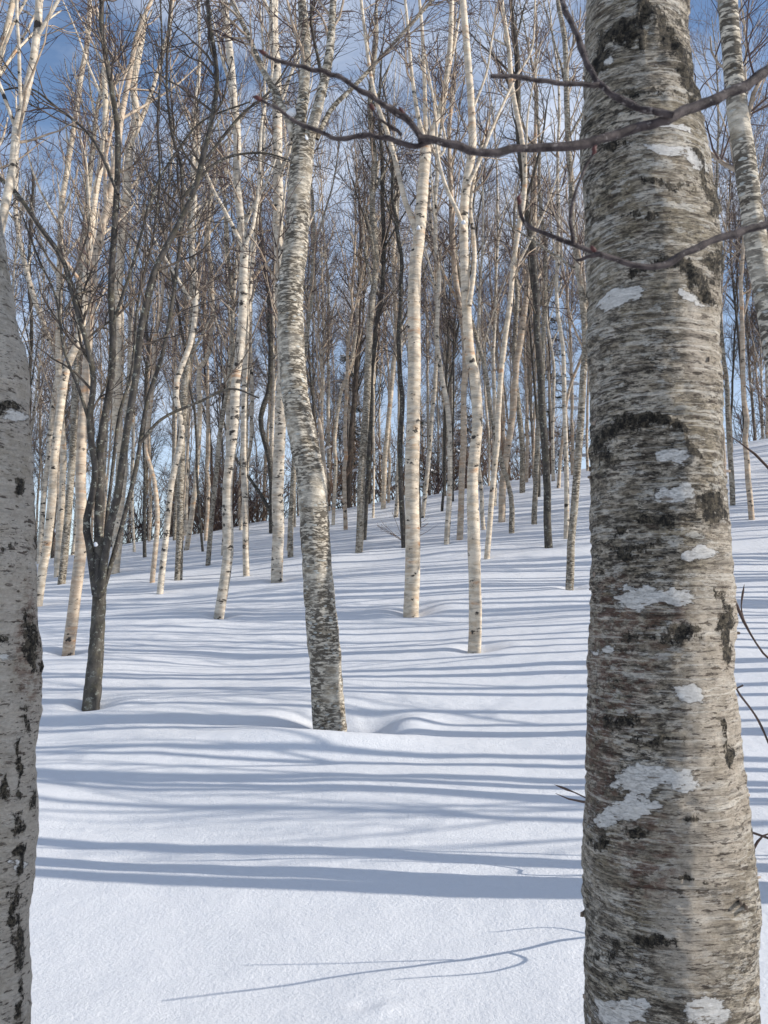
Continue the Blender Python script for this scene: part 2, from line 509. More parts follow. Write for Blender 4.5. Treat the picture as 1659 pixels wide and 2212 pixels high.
T("thin cream birch right of the centre birch below its broken stub", 'pale', 8, 7, [(720, 1133), (725, 1011), (722, 950), (737, 852), (761, 773), (775, 640)])
T("tall grey birch with dark flecked bark, between the crooked birch and the big cream birch", 'grey', 17, 11,
  [(775, 1192), (781, 1070), (785, 951), (793, 832), (799, 694), (810, 590), (806, 451), (808, 347), (800, 220), (812, 90)])
T("dark companion stem leaning on the right side of the grey flecked birch", 'dark', 11, 9,
  [(786, 1165), (797, 991), (801, 832), (812, 713), (828, 590), (826, 430)])
T("pale birch on the crest between the grey flecked birch and the big cream birch", 'pale', 11, 8,
  [(828, 1098), (833, 971), (847, 832), (855, 713), (850, 560), (860, 400)])
T("very thin cream pole on the crest beside the dark companion stem", 'pale', 5, 4, [(806, 1118), (808, 990), (806, 860)])
T("dark stem with a shrub at its foot, touching the left of the big cream birch", 'dark', 12, 9,
  [(873, 1182), (867, 1070), (863, 951), (868, 860), (862, 713), (868, 560)])
T("big cream birch with low side limb and peeling foot, right of centre", 'pale', 33, 24,
  [(888, 1318), (891, 1230), (891, 1150), (889, 1031), (892, 940), (893, 872), (895, 780), (894, 694), (896, 590), (906, 503), (915, 382), (921, 305)],
  [(17, [(922, 320), (935, 285), (958, 208), (972, 104), (976, 0), (980, -90)], 'pale'),
   (11, [(921, 310), (919, 250), (917, 174), (912, 69), (906, 0), (900, -80)], 'pale'),
   (10, [(920, 312), (903, 250), (889, 156), (882, 69), (875, 0), (866, -70)], 'pale'),
   (8, [(950, 230), (968, 160), (985, 80), (998, 0), (1004, -60)], 'pale'),
   (14, [(901, 510), (893, 480), (875, 434), (858, 365), (840, 295), (812, 215), (796, 130), (780, 0)], 'pale'),
   (7, [(925, 300), (945, 340), (962, 300), (930, 190), (905, 120)], 'pale')],
  hero=True, sides=20, nseg=70, twigs=450, H=13, well=(.30, .14))
T("tan birch close to the right side of the big cream birch, up the slope", 'pale2', 10, 8, [(913, 1118), (927, 991), (939, 832), (945, 713), (940, 560)])
T("grey limbed birch halfway between the big cream birch and the crooked peach birch", 'pale2', 12, 9,
  [(965, 1174), (972, 1031), (970, 912), (955, 812), (943, 713), (948, 600), (940, 470)])
T("straight peach birch with dark collars, left neighbour of the bent peach birch", 'peach', 14, 11,
  [(993, 1165), (998, 1050), (1002, 912), (1005, 793), (1002, 700), (985, 600), (978, 480)])
T("peach birch with a long bent bare trunk, third large trunk from the right", 'pale', 29, 13,
  [(1025, 1400), (1027, 1330), (1026, 1269), (1024, 1150), (1022, 1031), (1033, 912), (1028, 812), (1017, 760), (1009, 642), (1003, 486), (1008, 399), (1021, 312), (1017, 208), (1010, 121), (1000, 0), (996, -60)],
  [(10, [(1003, 500), (990, 462), (962, 399), (945, 330), (940, 240), (920, 130)], 'pale'),
   (11, [(1014, 660), (1024, 580), (1024, 521), (1017, 434), (1040, 320), (1058, 250)], 'pale'),
   (8, [(1012, 400), (1035, 350), (1066, 271), (1111, 174), (1149, 104), (1156, 0)], 'pale'),
   (6, [(1020, 240), (1050, 160), (1062, 90), (1076, 0)], 'pale')],
  hero=True, sides=18, nseg=70, twigs=400, H=12, well=(.25, .10))
T("tall thin white birch right of the bent peach birch, leaning right", 'pale', 12, 10,
  [(1052, 1205), (1062, 1090), (1072, 951), (1082, 812), (1087, 769), (1101, 648), (1112, 540), (1128, 434), (1124, 320), (1105, 200)])
T("birch with an orange swollen foot behind the propped stem", 'peach', 15, 12,
  [(1084, 1126), (1086, 1050), (1098, 950), (1105, 892), (1113, 793), (1125, 733), (1140, 600)])
T("short grey stem propped against the orange footed birch", 'grey', 12, 8, [(1105, 1150), (1105, 1090), (1095, 1042), (1084, 1010), (1070, 950), (1058, 880)])
T("grey birch on the upper slope with its base near the crest", 'grey', 12, 10, [(1128, 1063), (1127, 951), (1118, 870), (1112, 760), (1120, 640)])
T("upright grey stem left of the dark curved trunk", 'grey', 12, 9, [(1154, 1132), (1157, 1011), (1163, 912), (1170, 800), (1172, 680)])
T("dark grey trunk curving left as it rises, up the slope near the thick trunk", 'dark', 17, 12,
  [(1185, 1180), (1181, 1110), (1181, 1050), (1169, 892), (1160, 752), (1149, 555), (1132, 430), (1120, 300), (1118, 150)], well=(.2, .06))
T("small tan pole on the crest right of the dark curved trunk", 'pale2', 8, 6, [(1195, 1039), (1192, 930), (1196, 800)])
T("second small tan pole on the crest, just left of the thin spotted birch", 'peach', 8, 6, [(1207, 1053), (1213, 980), (1225, 880)])
T("thin spotted birch right behind the pale one next to the thick trunk", 'pale2', 11, 8, [(1223, 1162), (1225, 1050), (1219, 872), (1215, 753), (1200, 640)])
T("pale speckled birch leaning right into the thick right trunk", 'grey', 17, 11,
  [(1230, 1269), (1233, 1190), (1237, 1110), (1250, 971), (1260, 832), (1263, 700), (1247, 573), (1236, 417), (1230, 250), (1222, 80)], well=(.2, .08))
T("small dark pole on the crest right of the big cream birch", 'dark', 6, 5, [(955, 1104), (962, 1000), (965, 880)])
T("tiny dark pole on the crest left of the straight peach birch", 'dark', 6, 4, [(978, 1082), (976, 980), (982, 860)])
T("fine pale pole at the crest right of the bent peach birch", 'pale', 5, 4, [(1056, 1049), (1058, 950), (1050, 850)])
T("dead dark conifer pole on the crest left of the grey flecked birch", 'darkp', 12, 9, [(751, 1094), (757, 1000), (761, 912), (775, 713), (778, 560)])
T("grey birch leaning in from beyond the left edge across the top left corner", 'pale2', 24, 15,
  [(-110, 1560), (-95, 1300), (-75, 1000), (-40, 720), (0, 527), (11, 473), (33, 364), (47, 273), (69, 200), (84, 109), (95, 0), (100, -80)])
T("pale birch top cutting the upper left corner of the picture", 'pale', 22, 12,
  [(-150, 1500), (-130, 1000), (-60, 500), (-20, 240), (0, 160), (22, 73), (36, 0), (44, -70)])
T("leaning white and grey birch trunk running out of the upper right edge", 'rough', 72, 38,
  [(1815, 1900), (1790, 1600), (1750, 1250), (1722, 1000), (1696, 820), (1664, 640), (1642, 521), (1619, 347), (1599, 208), (1580, 0), (1572, -120)], hero=True, nseg=90, sides=24, twigs=120, H=9, depth=4.55)

# ------------------------------------------------------------------ build trees
BARK = dict(pale=M_pale, pale2=M_pale2, peach=M_peach, rough=M_rough, grey=M_grey, dark=M_dark, darkp=M_darkp, lich=M_lich)

def crown_mesh(g, name, lines, ntw, size=1.0, twm=None, nb=None, mats=None, t0=.45, fat=1.0, extra=None):
    """branches and twigs along the given (P,R) parent lines"""
    s = Soup()
    if extra is not None:
        V, Q = tubes(extra[0], extra[1], 5); s.add(V, Q, 2)
    allp = resample_all(lines, 10)
    PP, PR = allp
    nb = nb or max(8, ntw // 14)
    L2p, L2r = grow(g, PP, PR, nb, t0, .98, (22, 60), (.8 * size, 2.3 * size), 7, .16, .10, .6, .022 * size, .006 * fat)
    V, Q = tubes(L2p, L2r, 4); s.add(V, Q, 0)
    L3p, L3r = grow(g, L2p, L2r, ntw // 3, .1, .95, (25, 60), (.4 * size, 1.2 * size), 5, .17, .07, .7, .009 * fat, .0035 * fat)
    V, Q = tubes(L3p, L3r, 3); s.add(V, Q, 1)
    L4p, L4r = grow(g, L3p, L3r, ntw * 2 // 3, .1, 1.0, (20, 55), (.25 * size, .7 * size), 4, .18, .06, .8, .0055 * fat, .0025 * fat)
    V, Q = tubes(L4p, L4r, 3); s.add(V, Q, 1)
    return s.mesh(name, mats or [M_limb, M_twig])

def resample_all(lines, K):
    PP = []; PR = []
    for P, r in lines:
        q = resample(np.hstack([P, r[:, None]]), K)
        PP.append(q[:, :3]); PR.append(q[:, 3])
    return np.array(PP), np.array(PR)

def rough_tube(P, r, sides, amp, seed, g):
    V, Q = tubes(P[None], r[None], sides)
    Vr = V.reshape(len(P), sides, 3)
    cen = P[:, None, :]
    d = Vr - cen
    rad = np.linalg.norm(d, axis=2, keepdims=True)
    nz = fbm(Vr * np.array([9, 9, 14.0]), 3, seed)[..., None]
    big = vnoise(Vr * 2.2, seed + 9)[..., None]
    Vr = cen + d * (1 + amp * nz + .05 * big)
    return Vr.reshape(-1, 3), Q

TREE_BASES = []
def build_tree(i, t):
    g = np.random.default_rng(100 + i)
    bx, by = t['pts'][0]
    if 'depth' in t:
        d = t['depth']
        p0, _ = at_depth(bx, by, d)
        base = np.array([p0[0], d, float(ground0(p0[0], d))])
    else:
        h = hit_ground(bx, by)
        base = np.array(h)
        d = h[1]
    P = []; rr = []
    npt = len(t['pts'])
    ys = np.array([p[1] for p in t['pts']], float)
    for k, (px, py) in enumerate(t['pts']):
        q, mpp = at_depth(px, py, d)
        f = (ys[0] - py) / (ys[0] - ys[-1])
        w = t['wb'] * (1 - f) + t['wt'] * f
        P.append(q); rr.append(w * mpp / 2)
    P = np.array(P); rr = np.array(rr)
    # below the snow
    gz = float(ground0(P[0][0], d))
    if 'depth' in t or P[0][2] > gz + .1:
        P = np.vstack([[P[0][0] + .02, d, gz - .4], P]); rr = np.concatenate([[rr[0] * 1.05], rr])
    else:
        P = np.vstack([P[0] + (P[0] - P[1]) / np.linalg.norm(P[1] - P[0]) * .5, P]); rr = np.concatenate([[rr[0] * 1.05], rr])
    # extension to the tree's own top, leaving the picture or thinning out
    Htop = gz + t.get('H', g.uniform(13, 17))
    if not t['limbs'] or not t.get('hero'):
        dirn = P[-1] - P[-3]; dirn /= np.linalg.norm(dirn)
        left = Htop - P[-1][2]
        if left > .5:
            m = max(4, int(left / .9))
            q = P[-1].copy()
            rl = rr[-1]
            for k in range(m):
                dirn = dirn + np.array([g.normal(0, .07), g.normal(0, .07), .10]); dirn /= np.linalg.norm(dirn)
                q = q + dirn * (left / m)
                P = np.vstack([P, q]); rr = np.append(rr, rl * (1 - (k + 1) / m) + .008)
    # wander a little in depth as well
    n_ = t.get('nseg', 44)
    q = resample(np.hstack([P, rr[:, None]]), n_)
    P, rr = q[:, :3], q[:, 3]
    s = np.linspace(0, 1, n_)
    P[:, 1] += np.sin(s * g.uniform(4, 8) + g.uniform(0, 6)) * .05 * d * .12
    P[:, 1] -= P[1, 1] - d
    if not t.get('hero'):
        kk = np.stack([s * 22, np.full(n_, i * 3.3), np.zeros(n_)], -1)
        P[:, 0] += .028 * vnoise(kk, 3) * np.minimum(1, s * 6)
    root = link({'darkp': 'conifer_pole'}.get(t['bark'], 'dark_barked_tree' if t['bark'] in ('dark', 'lich') else 'birch_tree'), None, loc=base)
    tag(root, t['label'], 'tree')
    mat = BARK[t['bark']]
    loc = base
    V, Q = rough_tube(P - loc, rr, t.get('sides', 12), .045 if t['bark'] in ('pale', 'pale2', 'peach') else .06, i, g)
    link('trunk', mesh_from('trunk', V, Q, [mat]), root)
    lines = []
    if not t.get('hero'):
        lines.append((P, rr))
        nl = 0
        # a few natural side limbs
        nl = g.integers(5, 9)
        Lp, Lr = grow(g, P[None], rr[None], nl, .38, .85, (18, 42), (2.0, 4.5), 9, .07, .06, .55, .05, .01)
        for a in range(nl):
            V, Q = tubes(Lp[a:a+1] - loc, Lr[a:a+1], 6)
            link('limb', mesh_from('limb', V, Q, [mat]), root)
        for a in range(nl): lines.append((Lp[a], Lr[a]))
    for li, (w, pts, bk) in enumerate(t['limbs']):
        L = []; lr = []
        # each limb starts at the depth of the line it springs from and leans towards or away from the camera
        lean = (0 if li == 0 else g.uniform(-.22, .22))
        y0 = None
        for k, (px, py) in enumerate(pts):
            ll = math.hypot(px - pts[0][0], py - pts[0][1])
            q, mpp = at_depth(px, py, d + lean * ll * d / F)
            L.append(q); f = k / (len(pts) - 1)
            lr.append(mpp * w * .5 * (1 - .55 * f))
        q = resample(np.hstack([np.array(L), np.array(lr)[:, None]]), 40)
        L, lr = q[:, :3], q[:, 3]
        V, Q = rough_tube(L - loc, lr, 10, .05, i * 7 + li, g)
        link('limb', mesh_from('limb', V, Q, [BARK[bk]]), root)
        lines.append((L, lr))
    tw = t.get('twigs', 420)
    mats = [M_darkp, M_twigd] if t['bark'] in ('dark', 'darkp', 'lich') else [M_limb, M_twig]
    lines_l = [(a - loc, b) for a, b in lines] if len(lines) else [(P - loc, rr)]
    me = crown_mesh(g, 'crown', lines_l, tw, size=.75 if t.get('hero') else 1.0, mats=mats, t0=.35,
                    fat=.8 if d < 12 else 1.15)
    link('crown', me, root)
    TREE_BASES.append((base[0], base[1], rr[1]))
    if 'well' in t:
        WELLS.append((base[0] + .05, base[1] - .02, t['well'][0], t['well'][1]))
    else:
        WELLS.append((base[0], base[1], .16, .03))
    return root

for i, t in enumerate(TREES):
    build_tree(i, t)

# ------------------------------------------------------------------ the two trunks nearest the camera
def near_bark(name, light, mid, dark, red, cover=0.0, bands=1.0):
    n = NT(name)
    bd = bands
    c1 = n.coord((1, 1, 1), False); c2 = n.coord((1, 1, 1.9), False); c3 = n.coord((1, 1, 3.4), False)
    cv = n.coord((2.6, 2.6, 1), False)
    clean = n.attr('clean')
    gran = n.noise(c1, 120, 5, .75)
    col = n.mix(n.step(n.noise(c2, 16, 9, .72, .1), .38, .62), light, mid)
    col = n.mix(n.math('MULTIPLY', n.step(n.noise(c1, 6, 8, .7), .47, .60), .6), col, (.25, .205, .125))
    # brown and black ragged blotches, less on the clean side
    zone = n.step(n.noise(c1, 2.8, 6, .62), .40, .60)
    zone = n.math('MULTIPLY', n.math('ADD', n.math('MULTIPLY', zone, .65), .35), n.math('SUBTRACT', 1.0, n.math('MULTIPLY', clean, .75)))
    b1 = n.step(n.noise(c2, 24, 9, .74, .2), .50 - cover, .57 - cover)
    col = n.mix(n.math('MULTIPLY', b1, n.math('MULTIPLY', zone, .8)), col, tuple(v * .42 for v in mid))
    b2 = n.step(n.noise(c3, 34, 9, .78, .2), .525 - cover, .575 - cover)
    dk = n.math('MULTIPLY', b2, zone)
    col = n.mix(n.math('MULTIPLY', dk, .95), col, dark)
    # cream papery islands
    st = n.step(n.noise(n.coord((1, 1, 3.0), False), 13, 9, .74, .2), .55, .585)
    col = n.mix(n.math('MULTIPLY', st, .8), col, n.mix(n.noise(c1, 30, 5), (.60, .56, .49), (.80, .76, .69)))
    col = n.mix(n.math('MULTIPLY', clean, .55), col, n.mix(n.noise(c2, 20, 6, .7), (.66, .58, .49), (.44, .36, .28)))
    # lenticel dashes
    lraw = n.noise(n.coord((1, 1, 4.2), False), 24, 3, .6, .3)
    ln = n.step(lraw, .595, .63)
    col = n.mix(n.math('MULTIPLY', ln, .88), col, n.mix(gran, (.05, .038, .03), (.16, .12, .09)))
    ln2 = n.math('MULTIPLY', n.step(n.noise(n.coord((1, 1, 3.2), False), 52, 4, .7, .4), .57, .62), n.step(n.noise(c1, 7, 4), .42, .55))
    col = n.mix(n.math('MULTIPLY', ln2, .7), col, (.07, .052, .038))
    rd = n.math('MULTIPLY', n.step(n.math('ADD', n.attr('red'), n.math('MULTIPLY', n.noise(c1, 12, 6, .7), .9)), .55, 1.05), n.step(n.noise(c2, 26, 6, .75), .45, .56))
    col = n.mix(n.math('MULTIPLY', rd, .7), col, red)
    # clean white plates with torn edges
    wn_ = n.math('MULTIPLY', n.math('SUBTRACT', n.noise(n.coord((1, 1, 2.3), False), 12, 9, .72), .5), 2.6)
    wv = n.math('SUBTRACT', n.math('ADD', n.attr('plate'), wn_), .16)
    wm = n.step(wv, .06, .10)
    rim = n.math('MULTIPLY', n.step(wv, -.12, .05), n.math('SUBTRACT', 1.0, wm))
    col = n.mix(n.math('MULTIPLY', rim, .6), col, (.09, .07, .052))
    pc = n.mix(n.noise(c1, 24, 7, .7), (.44, .42, .39), (.66, .64, .61))
    pc = n.mix(n.step(n.noise(n.coord((1, 1, 4.5), False), 22, 4), .63, .66), pc, (.20, .17, .14))
    col = n.mix(wm, col, pc)
    band = n.noise(n.coord((.5, .5, 9.0), False), 8.5, 9, .78)
    keep = n.math('SUBTRACT', 1.0, n.math('MULTIPLY', wm, .75))
    col = n.mix(n.math('MULTIPLY', n.math('MULTIPLY', n.step(band, .54, .60), .58 * bands), keep), col, dark)
    col = n.mix(n.math('MULTIPLY', n.math('MULTIPLY', n.step(band, .455, .41), .72 * bands), keep), col, (.78, .72, .63))
    fineb = n.noise(n.coord((1.2, 1.2, 7.0), False), 30, 8, .8)
    col = n.mix(n.math('MULTIPLY', n.math('MULTIPLY', n.step(fineb, .54, .59), .50 * bands), keep), col, dark)
    # black scars with vertical cracks
    dn = n.math('MULTIPLY', n.math('SUBTRACT', n.math('ADD', n.math('MULTIPLY', n.noise(cv, 26, 9, .8), .45), n.math('MULTIPLY', n.noise(c2, 13, 8, .75), .55)), .5), 8.5)
    dm = n.math('MULTIPLY', n.step(n.math('ADD', n.attr('scar'), dn), .0, .35), n.step(n.attr('scar'), -.75, -.3))
    crk = n.step(n.noise(c1, 60, 8, .8), .44, .60)
    dc = n.mix(crk, (.020, .017, .014), (.15, .125, .09))
    col = n.mix(dm, col, dc)
    col = n.mix(.45, col, n.mix(gran, (.0, .0, .0), (1, 1, 1)), 'OVERLAY')
    h = n.math('ADD', n.math('MULTIPLY', n.noise(c3, 24, 9, .75), 1.0), n.math('SUBTRACT', n.math('MULTIPLY', gran, .3), n.math('MULTIPLY', n.math('ADD', band, fineb), .9)))
    h = n.math('SUBTRACT', h, n.math('MULTIPLY', dk, .45))
    h = n.math('SUBTRACT', h, n.math('MULTIPLY', ln, .5))
    h = n.math('ADD', n.math('MULTIPLY', h, n.math('SUBTRACT', 1.0, n.math('MULTIPLY', wm, .75))), n.math('MULTIPLY', wm, .35))
    h = n.math('ADD', h, n.math('MULTIPLY', dm, n.math('MULTIPLY', n.math('SUBTRACT', n.noise(cv, 45, 8, .75), .8), 1.6)))
    n.bump(h, 1.0, .011)
    return n.out(col, .78)

M_near = near_bark('bark_thick_birch', (.72, .64, .53), (.40, .335, .25), (.036, .029, .022), (.17, .085, .06), .02)
M_left = near_bark('bark_left_birch', (.74, .69, .61), (.58, .53, .46), (.09, .075, .06), (.24, .15, .11), -.02, .35)

def ell(px, py, cx, cy, a, b, rot=0.0):
    dx = px - cx; dy = py - cy
    c_, s_ = math.cos(R(rot)), math.sin(R(rot))
    u = (dx * c_ + dy * s_) / a; v = (-dx * s_ + dy * c_) / b
    return 1 - np.sqrt(u * u + v * v)

def arc(px, py, pts, w):
    """distance band to a polyline, 1 on the line and 0 at w px away"""
    best = np.full(px.shape, 1e9)
    for (x0, y0), (x1, y1) in zip(pts[:-1], pts[1:]):
        dx, dy = x1 - x0, y1 - y0
        t = np.clip(((px - x0) * dx + (py - y0) * dy) / (dx * dx + dy * dy), 0, 1)
        best = np.minimum(best, np.hypot(px - x0 - t * dx, py - y0 - t * dy))
    return 1 - best / w

def near_trunk(name, label, d, edges, mat, plates, scars, reds, rings, sides, seed, top, cleans=(), base_w=1.06):
    P = []; rr = []
    for (y, xl, xr) in edges:
        q, mpp = at_depth((xl + xr) / 2, y, d)
        P.append(q); rr.append((xr - xl) * .5 * mpp)
    P = np.array(P); rr = np.array(rr)
    o = np.argsort(P[:, 2]); P = P[o]; rr = rr[o]
    gz = float(ground0(P[0][0], d))
    dirn = (P[1] - P[0]) / np.linalg.norm(P[1] - P[0])
    low = P[0] - dirn * (P[0][2] - gz + .35)
    P = np.vstack([low, P]); rr = np.concatenate([[rr[0] * base_w], rr])
    dirn = (P[-1] - P[-3]) / np.linalg.norm(P[-1] - P[-3])
    for k in range(6):
        P = np.vstack([P, P[-1] + dirn * top / 6]); rr = np.append(rr, rr[-1] * .84)
    zs = np.concatenate([np.linspace(0, 1, rings)])
    q = resample(np.hstack([P, rr[:, None]]), rings)
    P, rr = q[:, :3], q[:, 3]
    base = np.array([P[0][0], d, gz])
    V, Q = tubes(P[None], rr[None], sides)
    Vr = V.reshape(rings, sides, 3); cen = P[:, None, :]
    dd = (Vr - cen); rad = np.linalg.norm(dd, axis=2, keepdims=True); nrm = dd / rad
    px, py = project(Vr)
    fd = np.array([0, 0, CAMZ]) - Vr
    front = (nrm * fd).sum(-1) / np.linalg.norm(fd, axis=2)
    fade = np.clip((front + .05) * 8, 0, 1)
    PX0, PY0 = px, py
    def field(lst, floor=-1.0):
        f = np.full(PX0.shape, floor)
        wob = 10 * fbm(Vr * np.array([26, 26, 26.0]), 3, seed + 40); wob2 = 7 * fbm(Vr * np.array([30, 30, 30.0]), 3, seed + 60)
        px, py = PX0 + wob, PY0 + wob2
        for it in lst:
            if it[0] == 'e': f = np.maximum(f, ell(px, py, *it[1:]))
            else: f = np.maximum(f, arc(px, py, it[1], it[2]))
        return np.where(front > -.05, f, floor) 
    plate = field(plates); scar = field(scars); red = np.clip(field(reds, 0), 0, 1)
    clean = np.clip(field(cleans, 0) * 2.2, 0, 1)
    # relief: lumps, bark roughness, raised scars
    lum = .030 * vnoise(Vr * np.array([3, 3, 2.2]), seed) + .012 * vnoise(Vr * np.array([9, 9, 7]), seed + 2)
    fine = .0045 * fbm(Vr * np.array([28, 28, 75.0]), 3, seed + 3)
    sm = np.clip(scar + .3, 0, 1)
    sc_ = sm * (.004 + .010 * vnoise(Vr * np.array([60, 60, 38.0]), seed + 5))
    pl = np.clip(plate * 3 + .4, 0, 1)
    disp = lum * rad[..., 0] / .2 - .004 + fine * (1 - .7 * pl) + sc_ + .0025 * pl
    Vr = Vr + nrm * disp[..., None]
    root = tag(link(name, None, loc=base), label, 'tree')
    me = mesh_from('trunk', (Vr - base).reshape(-1, 3), Q, [mat],
                   attrs=dict(clean=clean.ravel(), plate=plate.ravel(), scar=scar.ravel(), red=red.ravel()))
    link('trunk', me, root)
    return root, base, P, rr, nrm, Vr

BIG_EDGES = [(-120, 1266, 1478), (0, 1263, 1490), (140, 1254, 1502), (280, 1254, 1509), (420, 1260, 1527), (560, 1266, 1542), (740, 1269, 1552),
             (900, 1268, 1560), (1000, 1264, 1566), (1100, 1263, 1577), (1230, 1265, 1583), (1350, 1268, 1589), (1520, 1268, 1594),
             (1700, 1268, 1602), (1850, 1269, 1613), (1950, 1270, 1622), (2080, 1269, 1632), (2212, 1268, 1641)]
plates = [('e', 1378, 1291, 68, 32, -4), ('e', 1455, 1288, 56, 20, 4), ('e', 1470, 1066, 70, 27, 6), ('e', 1455, 985, 60, 18, 8),
          ('e', 1395, 1680, 100, 36, -4), ('e', 1480, 1690, 50, 24, 10), ('e', 1360, 1742, 92, 32, -9), ('e', 1300, 1775, 34, 16, -20),
          ('e', 1330, 2190, 92, 44, -6), ('e', 1538, 2192, 76, 42, 2), ('e', 1340, 640, 70, 26, -16), ('e', 1440, 322, 80, 14, 6), ('e', 1500, 350, 50, 16, 22),
          ('e', 1500, 640, 44, 14, 24), ('e', 1305, 130, 28, 13, -25), ('e', 1455, 280, 46, 9, 12),
          ('e', 1505, 1190, 56, 20, 10), ('e', 1490, 1500, 44, 26, 10), ('e', 1300, 1400, 36, 14, -18)]
scars = [('a', [(1288, 970), (1310, 935), (1350, 912), (1400, 903), (1448, 912), (1478, 940), (1502, 985)], 13), ('e', 1340, 925, 48, 22, -18),
         ('a', [(1282, 150), (1300, 80), (1335, 45), (1385, 28)], 14), ('e', 1352, 62, 44, 24, 12),
         ('a', [(1395, 0), (1430, 30), (1460, 85), (1490, 150), (1505, 210)], 26), ('a', [(1375, 40), (1385, 90)], 10),
         ('a', [(1505, 330), (1525, 395), (1540, 455)], 12), ('a', [(1470, 560), (1510, 600), (1540, 650)], 16),
         ('a', [(1360, 590), (1400, 572), (1450, 565), (1500, 560)], 10), ('e', 1548, 1092, 30, 36, 10), ('e', 1460, 1362, 60, 17, 0),
         ('a', [(1560, 1290), (1572, 1350), (1578, 1420)], 15), ('a', [(1575, 1560), (1590, 1650)], 9), ('e', 1500, 1772, 18, 9, 0),
         ('e', 1330, 1150, 26, 10, -30), ('e', 1320, 2065, 30, 16, 0), ('e', 1490, 1905, 50, 8, 4), ('e', 1345, 1200, 30, 12, 20),
         ('e', 1440, 400, 60, 9, 8), ('e', 1395, 470, 50, 8, 0), ('e', 1545, 560, 16, 60, 0), ('e', 1300, 990, 26, 18, 0), ('e', 1420, 1120, 60, 12, 4), ('e', 1380, 1180, 50, 10, -4), ('e', 1330, 1560, 50, 14, 0), ('e', 1420, 1600, 60, 10, 0), ('e', 1300, 1820, 30, 14, 0), ('e', 1380, 1800, 50, 12, 0), ('e', 1400, 2040, 60, 12, 0), ('e', 1440, 1380, 90, 9, 3), ('e', 1330, 310, 40, 9, -10), ('e', 1400, 200, 60, 9, 0)]
reds = [('e', 1330, 1420, 130, 260, 0), ('e', 1290, 1620, 60, 260, 0), ('e', 1400, 1340, 150, 90, 0), ('e', 1400, 1850, 110, 150, 0)]
big_root, BIGB, _p, _r, BN, BVv = near_trunk('birch_tree', "thick old birch trunk with white plates and black scars filling the right side", 2.25,
           BIG_EDGES, M_near, plates, scars, reds, 760, 168, 21, 5.5,
           [('e', 1560, 1600, 130, 560, 3), ('e', 1520, 720, 50, 160, 5), ('e', 1500, 1980, 120, 220, 0)])
LEFT_EDGES = [(-150, -250, -95), (300, -215, -45), (560, -192, -2), (690, -180, 24), (760, -176, 40), (900, -168, 52), (1000, -165, 62), (1150, -160, 70), (1300, -158, 80),
              (1450, -158, 84), (1600, -160, 79), (1800, -160, 75), (2000, -160, 69), (2212, -162, 67)]
lscars = [('a', [(66, 1330), (78, 1380), (82, 1440)], 14), ('e', 42, 1790, 11, 34, 6), ('e', 40, 2050, 12, 48, -4), ('a', [(44, 2120), (40, 2210)], 9), ('a', [(46, 1830), (42, 1900)], 6),
          ('e', 32, 1052, 9, 22, 10), ('e', 18, 1182, 22, 7, 0), ('e', 44, 1525, 20, 14, 30), ('e', 60, 1560, 8, 30, 0), ('e', 14, 1700, 8, 36, 0), ('a', [(36, 1600), (46, 1660), (40, 1720)], 6),
          ('e', 34, 1940, 26, 12, 20), ('a', [(40, 1960), (28, 2000)], 9), ('e', 10, 880, 30, 12, 0), ('a', [(70, 1700), (72, 1740)], 6), ('e', 10, 1380, 26, 8, 10)]
near_trunk('birch_tree', "grey birch trunk cut off by the left edge of the picture", 2.50, LEFT_EDGES, M_left,
           [('e', 30, 900, 30, 16, 0), ('e', 20, 1420, 30, 12, 0), ('e', 40, 1870, 26, 12, 10)], lscars, [('e', 70, 1400, 40, 200, 0)], 420, 96, 51, 4.5, [('e', 30, 1500, 120, 1200, 0)])
WELLS.append((BIGB[0], BIGB[1], .5, .12))
